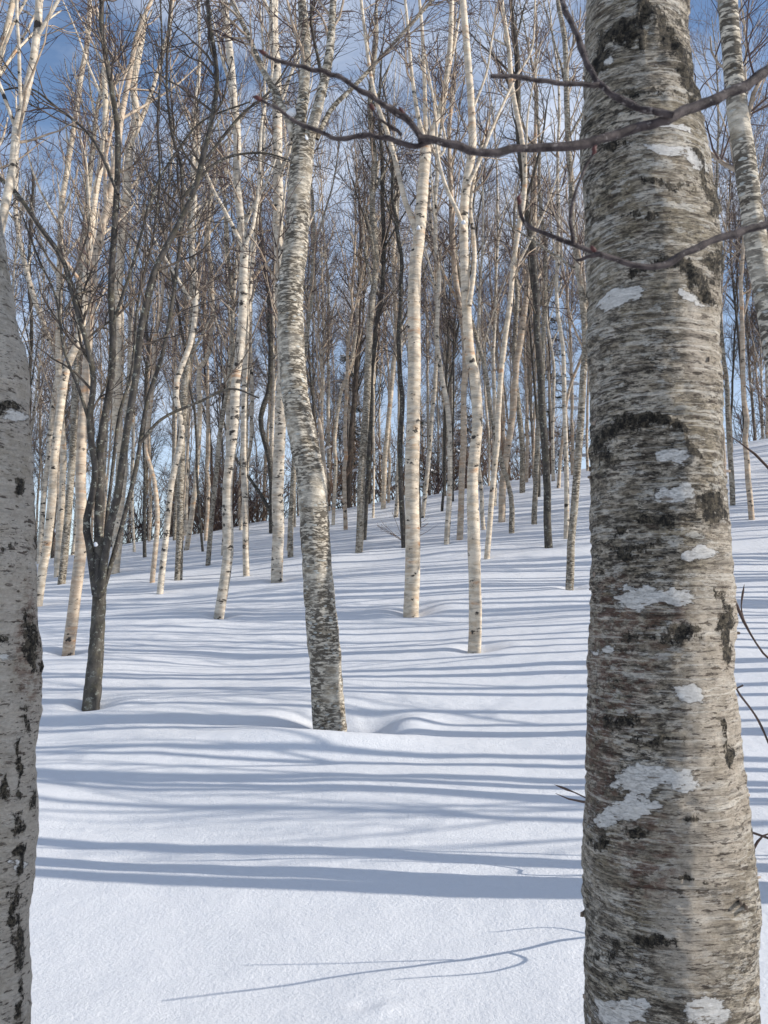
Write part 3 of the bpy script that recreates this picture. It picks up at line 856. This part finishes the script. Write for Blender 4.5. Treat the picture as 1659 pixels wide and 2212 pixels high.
# curled flakes of loose bark on the thick trunk
gf = np.random.default_rng(12)
M_flake = NT('bark_flake'); M_flake = M_flake.out(M_flake.mix(M_flake.noise(M_flake.coord((1, 1, 1)), 30, 4), (.12, .08, .06), (.42, .35, .28)), .8)
bpx_, bpy_ = project(BVv)
cand = np.argwhere((bpy_ > 40) & (bpy_ < 2190) & ((BVv - np.array([0, 0, CAMZ])) * BN).sum(-1).__lt__(.25) & (np.abs((BVv * BN).sum(-1)) < 1.9))
flank = [c for c in cand if abs(np.dot((np.array([0, 0, CAMZ]) - BVv[c[0], c[1]]) / 2.4, BN[c[0], c[1]])) < .55]
for k in range(34):
    a_, b_ = flank[gf.integers(0, len(flank))]
    p0 = BVv[a_, b_]; nn = BN[a_, b_]; tt = np.cross(nn, [0, 0, 1.0]); tt /= np.linalg.norm(tt)
    w_ = gf.uniform(.008, .022); h_ = gf.uniform(.004, .012); curl = gf.uniform(.3, 1.0) * gf.choice([-1, 1])
    U = np.linspace(0, 1, 6); Wv = np.linspace(-1, 1, 4)
    pts_ = []
    for u in U:
        for v_ in Wv:
            pts_.append(p0 - nn * .003 + tt * (u * w_ * gf.choice([1, 1])) * np.sign(curl) + nn * (u ** 2) * w_ * abs(curl) * .8 + np.array([0, 0, 1.0]) * v_ * h_ * (1 - .6 * u + .2 * gf.random()))
    V = np.array(pts_); V2 = V - nn * .0012
    q_ = []
    for a2 in range(5):
        for b2 in range(3):
            i0 = a2 * 4 + b2
            q_.append((i0, i0 + 1, i0 + 5, i0 + 4)); q_.append((i0 + 24, i0 + 28, i0 + 29, i0 + 25))
    for a2 in range(5):
        q_.append((a2 * 4, a2 * 4 + 4, a2 * 4 + 28, a2 * 4 + 24)); q_.append((a2 * 4 + 3, a2 * 4 + 27, a2 * 4 + 31, a2 * 4 + 7))
    for b2 in range(3):
        q_.append((20 + b2, 21 + b2, 45 + b2, 44 + b2))
    link('bark_flake', mesh_from('bark_flake', np.vstack([V, V2]) - BIGB, np.array(q_), [M_flake]), big_root)

# ------------------------------------------------------------------ snow caught in forks and on stubs
def snow_clump(px, py, d, w, h, label, seed, tall=1.0):
    """a lumpy cap of snow, w x h metres"""
    q, mpp = at_depth(px, py, d)
    nu, nv = 18, 10
    th = np.linspace(0, 2 * math.pi, nu, endpoint=False); ph = np.linspace(-.5 * math.pi, .5 * math.pi, nv)
    TH, PH = np.meshgrid(th, ph)
    V = np.stack([np.cos(PH) * np.cos(TH) * w / 2, np.cos(PH) * np.sin(TH) * w / 2.6, np.sin(PH) * h / 2], -1)
    V[..., 2] = np.where(V[..., 2] < 0, V[..., 2] * .4, V[..., 2])
    V = V * (1 + .28 * vnoise(V * 3.0 / w + seed * 3.7, seed))[..., None]
    i = np.arange(nv - 1)[:, None] * nu; j = np.arange(nu)[None]; jn = (j + 1) % nu
    Q = np.stack([i + j, i + jn, i + nu + jn, i + nu + j], -1).reshape(-1, 4)
    o = link('snow_clump', mesh_from('snow_clump', V.reshape(-1, 3), Q, [M_snow]), loc=q)
    tag(o, label, 'snow', 'snow caught in the trees')
    return o
mb = TREE_BASES[0][1]; cb = TREE_BASES[28][1]; pb = TREE_BASES[32][1]; db = TREE_BASES[1][1]
snow_clump(631, 246, mb - .06, .11, .11, "white snow lump sitting in the top left fork of the crooked centre birch", 1)
snow_clump(608, 612, mb - .08, .10, .05, "flat snow cap on a branch stub of the crooked centre birch", 2)
snow_clump(661, 300, mb - .10, .05, .12, "thin snow wedge between the two upper stems of the crooked centre birch", 9)
snow_clump(904, 494, cb - .08, .08, .12, "snow wedge in the lower fork of the big cream birch", 3)
snow_clump(207, 1178, db - .10, .045, .07, "little snow ball in the low fork of the dark many stemmed tree", 4)
snow_clump(1001, 482, pb - .08, .07, .08, "snow lump in the high fork of the bent peach birch", 5)

# ------------------------------------------------------------------ branches close to the camera
n = NT('bark_near_twig')
c1 = n.coord((1, 1, 1), False)
col = n.mix(n.step(n.noise(c1, 60, 5, .65), .38, .62), (.030, .021, .022), (.10, .078, .076))
col = n.mix(n.step(n.noise(c1, 140, 3), .62, .68), col, (.22, .19, .18))
n.bump(n.noise(c1, 170, 6, .8), 1.0, .004)
M_fg = n.out(col, .6)
n = NT('bud_red'); M_bud = n.out((.075, .028, .026), .6)

def px_line(pts, w0, w1, d0, d1, K=60):
    L = []; lr = []
    cum = np.concatenate([[0], np.cumsum([math.hypot(b[0]-a[0], b[1]-a[1]) for a, b in zip(pts[:-1], pts[1:])])])
    for k, (px, py) in enumerate(pts):
        f = cum[k] / cum[-1]
        q, mpp = at_depth(px, py, d0 * (1 - f) + d1 * f)
        L.append(q); lr.append((w0 * (1 - f) + w1 * f) * mpp * .44)
    q = resample(np.hstack([np.array(L), np.array(lr)[:, None]]), K)
    return q[:, :3], q[:, 3]

def twig_obj(name, L, lr, parent, mat, sides=10, seed=0, knob=.16):
    K = len(L)
    s = np.arange(K)
    lr = lr * (1 + knob * np.clip(vnoise(np.stack([s * .55, s * 0 + seed, s * 0], -1), seed), -.5, 1))
    lr = lr * (1 + .10 * vnoise(np.stack([s * 1.7, s * 0 + seed, s * 0 + 4], -1), seed + 3))
    off = np.stack([vnoise(np.stack([s * .35, s * 0 + seed + k * 5, s * 0], -1), seed + k) for k in range(3)], -1)
    L = L + off * lr[:, None] * .45
    V, Q = tubes(L[None], lr[None], sides)
    # closed rounded tip
    return link(name, mesh_from(name, V - np.array(parent.location), Q, [mat]), parent)

fgx = np.array([1.02, 1.05, float(ground0(1.02, 1.05))])
fg = tag(link('maple_sapling', None, loc=fgx), "purple brown branches reaching in from the right across the thick birch", 'tree')
s = np.linspace(0, 1, 30)
st = np.stack([1.02 + .04 * np.sin(s * 7), 1.05 + .03 * np.cos(s * 6), fgx[2] - .3 + s * 3.6], -1)
twig_obj('trunk', st, .022 * (1 - .6 * s), fg, M_fg, 12, 3)
a0 = [(1990, 20), (1850, 75), (1750, 112), (1659, 150), (1600, 185), (1530, 220), (1460, 250), (1380, 276), (1290, 306), (1235, 317), (1150, 322), (1040, 328), (985, 317), (935, 300), (905, 298)]
L, r_ = px_line(a0, 30, 19, 1.05, .98, 90); twig_obj('branch', L, r_, fg, M_fg, 12, 1)
L, r_ = px_line([(912, 300), (893, 272), (865, 248), (800, 208), (730, 165), (680, 151), (600, 130), (572, 118)], 17, 8, .98, .95); twig_obj('side_branch', L, r_, fg, M_fg, 10, 2)
L, r_ = px_line([(935, 303), (900, 315), (830, 298), (780, 293), (740, 300), (700, 289), (640, 262), (600, 236), (558, 214)], 15, 8, .985, 1.0); twig_obj('side_branch', L, r_, fg, M_fg, 10, 5)
L, r_ = px_line([(868, 291), (845, 275), (820, 258), (806, 238)], 9, 5, .985, .97, 20); twig_obj('side_branch', L, r_, fg, M_fg, 8, 6)
L, r_ = px_line([(1455, 250), (1400, 240), (1345, 216), (1297, 183), (1268, 130), (1240, 60), (1213, 0), (1200, -60)], 18, 13, 1.0, 1.05); twig_obj('side_branch', L, r_, fg, M_fg, 10, 7)
L, r_ = px_line([(1299, 184), (1240, 183), (1190, 179), (1135, 168), (1100, 162), (1062, 166)], 13, 10, 1.02, 1.0, 30); twig_obj('side_branch', L, r_, fg, M_fg, 10, 8)
b0 = [(1990, 395), (1850, 432), (1750, 458), (1659, 484), (1600, 500), (1540, 520), (1480, 548), (1440, 571), (1400, 578), (1350, 568), (1285, 546), (1230, 526), (1180, 506), (1140, 490), (1124, 468), (1121, 436)]
L, r_ = px_line(b0, 26, 9, 1.05, 1.02, 90); twig_obj('branch', L, r_, fg, M_fg, 12, 11)
L, r_ = px_line([(1240, 528), (1233, 480), (1240, 425), (1258, 375), (1282, 332)], 10, 6, 1.02, 1.0, 24); twig_obj('side_branch', L, r_, fg, M_fg, 8, 12)
L, r_ = px_line([(1295, 549), (1270, 556), (1246, 562)], 12, 8, 1.02, 1.03, 12); twig_obj('side_branch', L, r_, fg, M_fg, 8, 13)
def bud(pts, w, d, parent):
    L, r_ = px_line(pts, w, w * .2, d, d, 12)
    s = np.linspace(0, 1, 12); r_ = r_[0] * np.sin(np.clip(s * .92 + .1, 0, 1) * math.pi) ** .7 + .0002
    twig_obj('bud', L, r_, parent, M_bud, 8, 4, 0)
for pts in ([(578, 122), (556, 106)], [(566, 217), (545, 208)], [(806, 240), (800, 222)], [(872, 250), (862, 230)], [(1121, 442), (1122, 418)], [(1281, 334), (1288, 312)], [(1285, 545), (1276, 530)]):
    bud(pts, 10, .985, fg)

# leafless shrub behind the thick trunk: its tips stick out on both sides
shx = np.array([3.1, 5.0, float(ground0(3.1, 5.0))])
sh = tag(link('bare_shrub', None, loc=shx), "low bare shrub behind the thick birch, thin brown twigs reaching out right of the trunk", 'shrub')
def shrub_twig(pts, w0, w1, d0, d1, bud_=True, parent=sh, K=30):
    L, r_ = px_line(pts, w0, w1, d0, d1, K)
    if bud_:
        r_[-7:] = r_[-7] * np.array([1.0, 1.25, 1.6, 1.7, 1.4, .9, .25])
    twig_obj('twig', L, r_ * .72, parent, M_twigs, 7, len(pts), .1)
M_twigs = twig_mat('twig_brown_red', (.06, .038, .032), (.12, .08, .065))
base_px, base_py = project(np.array(shx))
bpx = (float(base_px), float(base_py))
shrub_twig([bpx, (1900, 1750), (1760, 1540), (1690, 1450), (1650, 1412), (1612, 1352), (1585, 1290), (1570, 1240)], 14, 4, 5.0, 4.75)
shrub_twig([(1609, 1345), (1601, 1310), (1608, 1262)], 5, 4, 4.8, 4.75, True, K=12)
shrub_twig([bpx, (1920, 1500), (1800, 1200), (1700, 1060), (1659, 1010), (1625, 975), (1575, 940)], 13, 4, 5.0, 4.8)
shrub_twig([bpx, (1900, 1900), (1760, 1820), (1659, 1800), (1618, 1850), (1590, 1880)], 11, 4, 5.0, 4.7)
shrub_twig([bpx, (1850, 2010), (1700, 1950), (1500, 1915), (1350, 1912), (1265, 1918), (1215, 1915)], 12, 5, 5.0, 5.0)
shrub_twig([bpx, (1850, 1950), (1700, 1830), (1500, 1765), (1350, 1740), (1262, 1732), (1222, 1724), (1200, 1714)], 12, 5, 5.0, 5.05)
shrub_twig([(1300, 1742), (1262, 1722), (1225, 1705), (1198, 1695)], 5, 5, 5.05, 5.05, True, K=16)
shrub_twig([(1790, 1900), (1700, 1700), (1640, 1560), (1592, 1490), (1606, 1480)], 8, 7, 4.9, 4.5, False)

# a thin forked sapling wholly behind the thick trunk; the photograph shows its shadow in the foreground
s2 = np.array([1.52, 4.22, float(ground0(1.52, 4.22))])
sh2 = tag(link('bare_sapling', None, loc=s2), "thin forked sapling behind the thick trunk, casting the fine forked shadow at the bottom", 'sapling')
TE = math.tan(SUN_EL)
def up_sun(gx_, gy_, X):
    """the point at that X on the sun ray which lands on the ground at (gx_, gy_)"""
    t_ = (X - gx_) / math.cos(PHI)
    return np.array([X, gy_ - math.sin(PHI) * t_, float(ground0(gx_, gy_)) + t_ * TE])
def sap(pts_, r0, r1, K=30):
    q = resample(np.hstack([np.array(pts_), np.linspace(r0, r1, len(pts_))[:, None]]), K)
    twig_obj('twig', q[:, :3], q[:, 3], sh2, M_twigs, 7, int(r0 * 9000), .1)
sap([s2 - np.array([0, 0, .2]), up_sun(1.0, 4.17, 1.47), up_sun(.52, 4.02, 1.46), up_sun(-.1, 3.86, 1.42), up_sun(-.55, 3.74, 1.36), up_sun(-.9, 3.65, 1.32)], .010, .004, 50)
sap([up_sun(.55, 4.03, 1.46), up_sun(.62, 3.96, 1.52), up_sun(.50, 3.88, 1.50), up_sun(.25, 3.83, 1.46), up_sun(.02, 3.79, 1.44)], .007, .003)
sap([up_sun(.30, 3.97, 1.45), up_sun(.0, 3.96, 1.40), up_sun(-.3, 3.95, 1.38), up_sun(-.62, 3.95, 1.36)], .005, .003)
sap([up_sun(1.0, 4.17, 1.47), up_sun(.8, 4.28, 1.50), up_sun(.5, 4.24, 1.48)], .005, .003)
s3 = np.array([1.36, 4.93, float(ground0(1.36, 4.93))])
sh2 = tag(link('bare_sapling', None, loc=s3), "very thin bowed sapling behind the thick trunk, casting a short curved shadow", 'sapling')
sap([s3 - np.array([0, 0, .2]), up_sun(.84, 4.90, 1.34), up_sun(.76, 5.0, 1.34), up_sun(.55, 5.08, 1.36), up_sun(.2, 5.12, 1.38), up_sun(-.15, 5.14, 1.40)], .008, .003, 40)

# ------------------------------------------------------------------ snow ground
def axis(core0, core1, step, outer, grow_=1.06):
    a = list(np.arange(core0, core1, step))
    x = a[-1]; s_ = step
    while x < outer[1]:
        s_ *= grow_; x += s_; a.append(x)
    x = a[0]; s_ = step; b = []
    while x > outer[0]:
        s_ *= grow_; x -= s_; b.append(x)
    return np.array(b[::-1] + a)
gx = axis(-3.5, 3.5, .030, (-1500, 1500), 1.035)
gy = axis(3.0, 12.0, .030, (-40, 1500), 1.022)
GX, GY = np.meshgrid(gx, gy)
GZ = ground(GX, GY)
# the drift in front of the centre birch and the mound to its right
mx, my = TREE_BASES[0][0], TREE_BASES[0][1]
def bump2(cx, cy, sx, sy, h, rot=0):
    c_, s_ = math.cos(rot), math.sin(rot)
    dx = GX - cx; dy = GY - cy
    u = (dx * c_ + dy * s_) / sx; v = (-dx * s_ + dy * c_) / sy
    return h * np.exp(-(u * u + v * v))
GZ += bump2(mx - .15, my - .62, 1.0, .30, .13, -.1)
GZ -= bump2(mx + .45, my - .15, .34, .28, .10, .1)
GZ += bump2(mx + .72, my - .02, .26, .24, .09, .2)
GZ -= bump2(mx + .42, my + .30, .30, .36, .08, .2)
# little dent in the foreground
hp = hit_ground(795, 2178)
GZ -= bump2(hp[0], hp[1], .05, .035, .018)
GZ += bump2(hp[0] + .06, hp[1] - .03, .07, .04, .012)
ripple = fbm(np.stack([GX * 2.6, GY * 4.2, GX * 0], -1), 3, 33)
GZ += .006 * ripple * (np.abs(GX) < 40)
Vg = np.stack([GX, GY, GZ], -1).reshape(-1, 3)
nx = len(gx); ny = len(gy)
i = np.arange(ny - 1)[:, None] * nx; j = np.arange(nx - 1)[None]
Qg = np.stack([i + j, i + j + 1, i + nx + j + 1, i + nx + j], -1).reshape(-1, 4)
tag(link('snow_ground', mesh_from('snow_ground', Vg, Qg, [M_snow])), "smooth deep snow sloping up to the right, striped with long tree shadows", None, kind='structure')
print('ground', len(Qg))

# ------------------------------------------------------------------ background forest: shared tree shapes
def variant(seed, bark, H, r0, lean, tw, dark=False, low=.35, nlimb=None, nb=90, fat=.80, thick=.74):
    g = np.random.default_rng(seed)
    n_ = 30
    s = np.linspace(0, 1, n_)
    x = lean * s * H + .35 * np.sin(s * g.uniform(3, 7) + g.uniform(0, 6)) * s + .05 * g.normal(size=n_).cumsum() * .5
    y = .35 * np.sin(s * g.uniform(3, 7) + g.uniform(0, 6)) * s
    P = np.stack([x - x[0], y - y[0], s * H - .5], -1)
    r = r0 * thick * (1 - s) ** .8 + .010
    sp = Soup(); V, Q = tubes(P[None], r[None], 8); sp.add(V, Q)
    Lp, Lr = grow(g, P[None], r[None], nlimb or int(g.integers(7, 12)), low - .05, .9, (14, 38), (2.5, 5.5), 9, .06, .07, .55, .036, .008)
    trunk = sp.mesh('trunk', [bark])
    lines = [(P[int(n_ * low):], r[int(n_ * low):])] + [(Lp[a], Lr[a]) for a in range(len(Lp))]
    cm = crown_mesh(g, 'crown', lines, tw, 1.1, t0=.05, nb=nb, fat=fat, mats=[M_darkp, M_twigd, bark] if dark else [M_limb, M_twig, bark], extra=(Lp, Lr))
    return trunk, cm

VAR = []
specs = [(M_pale, 17, .10, .01), (M_pale2, 18, .11, -.03), (M_grey, 16, .10, .03), (M_pale, 19, .09, -.01), (M_peach, 15, .10, .04),
         (M_grey, 18, .12, -.02), (M_pale2, 16, .08, .02), (M_pale2, 15, .09, .0), (M_pale, 20, .12, .02), (M_dark, 17, .08, -.04)]
for k, (bk, H, r0, ln_) in enumerate(specs):
    VAR.append((variant(900 + k, bk, H, r0, ln_, 1600, dark=bk in (M_dark, M_darkp), low=.28), bk in (M_dark, M_darkp)))

for k, (bk, H, r0, ln_) in enumerate([(M_pale2, 15, .062, .02), (M_grey, 14, .06, -.02), (M_peach, 13, .055, .01), (M_dark, 13, .06, -.03)]):
    VAR.append((variant(950 + k, bk, H, r0, ln_, 700, dark=bk is M_dark, low=.35, nb=45, nlimb=7, thick=1.0, fat=.85), bk is M_dark))

def place(k, x, y, rz, sc_, label, group, crown=True, name=None):
    (tm, cm), dk = VAR[k]
    z = float(ground0(x, y))
    r = link(name or ('dark_barked_tree' if dk else 'birch_tree'), None, loc=(x, y, z))
    r.rotation_euler = (0, 0, rz); r.scale = (sc_, sc_, sc_)
    tag(r, label, 'tree', group)
    link('trunk', tm, r)
    if crown: link('crown', cm, r)
    return r

g = np.random.default_rng(4242)
cnt = 0
pts_bg = []
def free(x, y, r):
    for (a, b, _) in TREE_BASES:
        if (a - x) ** 2 + (b - y) ** 2 < r * r: return False
    for (a, b) in pts_bg:
        if (a - x) ** 2 + (b - y) ** 2 < r * r: return False
    return True
KIND = ['slim cream birch', 'whitish birch', 'grey birch', 'thin cream birch', 'orange tinted birch', 'rough grey birch', 'spindly white birch', 'bushy white birch', 'tall cream birch', 'dark lichened tree', 'very thin cream birch', 'very thin grey birch', 'very thin tan birch', 'very thin dark tree']
MARKS = [(85, 'left edge trunk'), (215, 'stemmy dark tree'), (395, 'banded birch'), (490, 'bent foot birch'), (600, 'spotted birch'), (685, 'centre birch'),
         (790, 'flecked birch'), (890, 'big cream birch'), (1025, 'peach birch'), (1175, 'curved trunk'), (1265, 'thick trunk')]
def between(px):
    if px >= 1610: return 'right of the thick trunk'
    if px >= 1265: return 'mostly behind the thick trunk'
    if px < 85: return 'by the left edge trunk'
    for (a, na), (b, nb_) in zip(MARKS[:-1], MARKS[1:]):
        if a <= px < b: return f'between {na} and {nb_}'
tries = 0
while cnt < 210 and tries < 6000:
    tries += 1
    y = g.uniform(33, 62) if g.random() < .66 else g.uniform(20, 36)
    x = g.uniform(-.56 * y - 2, .56 * y + 2)
    if not free(x, y, 1.15): continue
    px, py = project(np.array([x, y, float(ground0(x, y))]))
    k = int(g.integers(0, 10)) if y > 36 else int(g.choice([10, 11, 12, 10, 12, 13]))
    dk = VAR[k][1]
    if y > 38: px, _ = project(np.array([x, y, float(ground0(x, y)) + 4]))
    if 1290 < px < 1560 and g.random() < .8: continue
    if y > 48 and g.random() < .45: continue
    if y < 38:
        lab = f"{KIND[k]} on the upper slope, {between(px)}"
        gr = 'slim trees on the upper slope'
    else:
        lab = f"far {KIND[k]} over the crest, {between(px)}"
        gr = 'far trees behind the crest'
    place(k, x, y, g.uniform(0, 6.28), g.uniform(.72, 1.2), lab, gr)
    pts_bg.append((x, y)); cnt += 1
print('background trees', cnt)

# trees standing beyond the right edge, which throw the long shadows across the clearing
ux, uy = math.cos(PHI), -math.sin(PHI)
SV = []
for k, (H, r0, ln_, bk) in enumerate([(15, .075, .01, M_pale), (16, .10, -.02, M_grey), (16, .13, .02, M_pale2), (15, .16, -.01, M_rough), (14, .06, .03, M_peach)]):
    SV.append((variant(1500 + k, bk, H, r0, ln_, 170, low=.40, nlimb=6, nb=18, fat=.8, thick=1.1), False))
nV = len(VAR); VAR += SV
def shadow_tree(py, dist, k, sc_, rz=0.0):
    h = hit_ground(1265, py)
    x, y = h[0] + ux * dist, h[1] + uy * dist
    place(nV + k, x, y, rz, sc_, "birch beyond the right edge, seen only as a long shadow on the snow", 'trees beyond the right edge')
    pts_bg.append((x, y))
for (py, extra, k, s_) in ((1934, 2.4, 0, 1.0), (1866, 2.2, 0, .95), (1727, 1.6, 0, .8), (1703, 3.0, 1, .8), (1690, 6, 2, .9), (1745, 7, 0, .9), (1779, 8, 0, 1.0),
                          (1580, 1.4, 2, .9), (1588, 3.2, 1, .8), (1503, 1.8, 0, .8), (1452, 1.5, 1, 1.0), (1434, 3.0, 2, .9), (1407, 4, 0, .9), (1391, 2.5, 1, .8), (1378, 1.4, 0, .9),
                          (1364, 3.0, 0, .9), (1347, 1.8, 1, .8), (1330, 3.3, 0, .9), (1318, 1.5, 1, .8), (1535, 5, 1, .9), (1635, 5, 1, .9), (1655, 3.4, 4, 1.0), (1480, 6, 1, .9), (1560, 7, 0, 1.1),
                          (1300, 2.5, 0, 1), (1285, 4, 1, .9), (1272, 2, 0, 1), (1258, 3, 1, 1), (1245, 1.5, 0, 1), (1232, 4, 2, .9), (1218, 2.5, 0, 1), (1205, 3, 1, 1)):
    hh = hit_ground(1265, py)
    shadow_tree(py, .24 * hh[1] + .5 + extra, k, s_ * (.8 if py < 1800 else 1), g.uniform(0, 6.28))
m = 0; tries = 0
while m < 64 and tries < 4000:
    tries += 1
    y = g.uniform(11, 40); x = g.uniform(.5 * y + 1.5, .5 * y + 17)
    if not free(x, y, 1.0): continue
    place(nV + int(g.integers(0, len(SV))), x, y, g.uniform(0, 6.28), g.uniform(.75, 1.1), "birch beyond the right edge, seen only as a long shadow on the snow", 'trees beyond the right edge')
    pts_bg.append((x, y)); m += 1

# ------------------------------------------------------------------ low brush on the crest and dark firs behind
def brush_variant(seed):
    g2 = np.random.default_rng(seed); sp = Soup()
    n0 = 14
    st = np.zeros((n0, 7, 3)); st[:, 0, :2] = g2.normal(0, .25, (n0, 2)); st[:, 0, 2] = -.1
    d = np.stack([g2.normal(0, .5, n0), g2.normal(0, .5, n0), np.ones(n0)], -1)
    for k in range(1, 7):
        d = d + g2.normal(0, .16, (n0, 3)); d /= np.linalg.norm(d, axis=1, keepdims=True)
        st[:, k] = st[:, k - 1] + d * .42
    r = np.linspace(.018, .006, 7)[None].repeat(n0, 0)
    V, Q = tubes(st, r, 4); sp.add(V, Q)
    a, ar = grow(g2, st, r, 110, .15, 1, (20, 60), (.5, 1.3), 5, .2, .04, .7, .010, .004)
    V, Q = tubes(a, ar, 3); sp.add(V, Q)
    b, br = grow(g2, a, ar, 330, .1, 1, (20, 60), (.25, .7), 4, .2, .03, .8, .007, .003)
    V, Q = tubes(b, br, 3); sp.add(V, Q)
    tw = sp.mesh('twigs', [M_twigt if seed % 2 else M_twig])
    # snow lodged along a few stems
    ss = Soup()
    for j in range(7):
        c0 = a[g2.integers(0, len(a))]
        P = c0[1:4] + np.array([0, 0, .03]); V, Q = tubes(P[None], np.array([[.01, .045, .01]]), 6); ss.add(V, Q)
    return tw, ss.mesh('snow_cap', [M_snow])
BV = [brush_variant(70 + k) for k in range(4)]
for j in range(50):
    y = g.uniform(36.5, 47); x = g.uniform(-.52 * y, .52 * y)
    px, py_ = project(np.array([x, y, float(ground0(x, y)) + 1.0]))
    if 1300 < px < 1560: continue
    tw, sn = BV[j % 4]
    r = link('bare_shrub', None, loc=(x, y, float(ground0(x, y)))); r.rotation_euler = (0, 0, g.uniform(0, 6.28))
    q = g.uniform(.8, 1.7); r.scale = (q, q, q)
    tag(r, f"bare snowy brush on the crest, {between(px)}", 'shrub', 'brush along the crest')
    link('twigs', tw, r); tag(link('snow_cap', sn, r), kind='stuff')

n = NT('fir_needles'); c1 = n.coord((1, 1, 1))
M_fir = n.out(n.mix(n.noise(c1, 3, 4), (.018, .028, .018), (.045, .06, .035)), .8)
def fir(px, d, H, label, seed):
    g2 = np.random.default_rng(seed)
    x = (px - 829.5) / F * d; z = float(ground0(x, d))
    r = tag(link('fir_tree', None, loc=(x, d, z)), label, 'tree')
    P = np.stack([np.zeros(8), np.zeros(8), np.linspace(-.4, H, 8)], -1)
    V, Q = tubes(P[None], np.linspace(.16, .02, 8)[None], 8); link('trunk', mesh_from('trunk', V, Q, [M_darkp]), r)
    sp = Soup(); sn = Soup()
    nb = 70
    hz = g2.uniform(.12, .97, nb); az = g2.uniform(0, 6.28, nb); ln = (1 - hz) * 2.6 + .35
    br = np.zeros((nb, 6, 3))
    for k in range(6):
        f = k / 5
        br[:, k, 0] = np.cos(az) * ln * f; br[:, k, 1] = np.sin(az) * ln * f; br[:, k, 2] = hz * H - .35 * ln * f + .18 * ln * f * f
    rr = np.linspace(.03, .008, 6)[None].repeat(nb, 0)
    V, Q = tubes(br, rr, 4); sp.add(V, Q, 0)
    a, ar = grow(g2, br, rr, 1300, .15, 1, (35, 70), (.25, .6), 3, .1, -.06, .9, .022, .012, bias=(0, 0, 0))
    V, Q = tubes(a, ar, 3); sp.add(V, Q, 1)
    link('crown', sp.mesh('crown', [M_darkp, M_fir]), r)
    for j in g2.choice(nb, 34, replace=False):
        V, Q = tubes(br[j:j+1, 2:6] + np.array([0, 0, .06]), np.array([[.02, .10, .12, .03]]), 6); sn.add(V, Q)
    tag(link('snow_cap', sn.mesh('snow_cap', [M_snow]), r), kind='stuff')
fir(752, 48, 11.0, "dark fir behind the crest, left of the grey flecked birch", 1)
fir(1195, 50, 16.0, "dark fir with snowy boughs behind the crest, left of the thick right trunk", 2)
fir(1010, 52, 8.0, "small dark fir over the crest behind the bent peach birch", 3)
fir(905, 55, 9.0, "dark fir top far behind the big cream birch", 4)

# small thin bush at the foot of the big cream birch
hb = hit_ground(872, 1170)
r = tag(link('bare_shrub', None, loc=hb), "tiny spreading leafless bush behind the foot of the big cream birch", 'shrub')
g2 = np.random.default_rng(5); n0 = 9
st = np.zeros((n0, 6, 3)); dd = np.stack([np.linspace(-1, 1.3, n0), g2.normal(0, .3, n0), np.full(n0, .55)], -1); dd /= np.linalg.norm(dd, axis=1, keepdims=True)
for k in range(1, 6):
    dd = dd + g2.normal(0, .12, (n0, 3)) + np.array([0, 0, .05]); dd /= np.linalg.norm(dd, axis=1, keepdims=True)
    st[:, k] = st[:, k - 1] + dd * .17
rs = np.linspace(.008, .004, 6)[None].repeat(n0, 0)
sp = Soup(); V, Q = tubes(st, rs, 4); sp.add(V, Q)
a, ar = grow(g2, st, rs, 36, .2, 1, (20, 50), (.2, .45), 4, .12, .03, .8, .005, .003); V, Q = tubes(a, ar, 3); sp.add(V, Q)
link('twigs', sp.mesh('twigs', [M_twigt]), r)
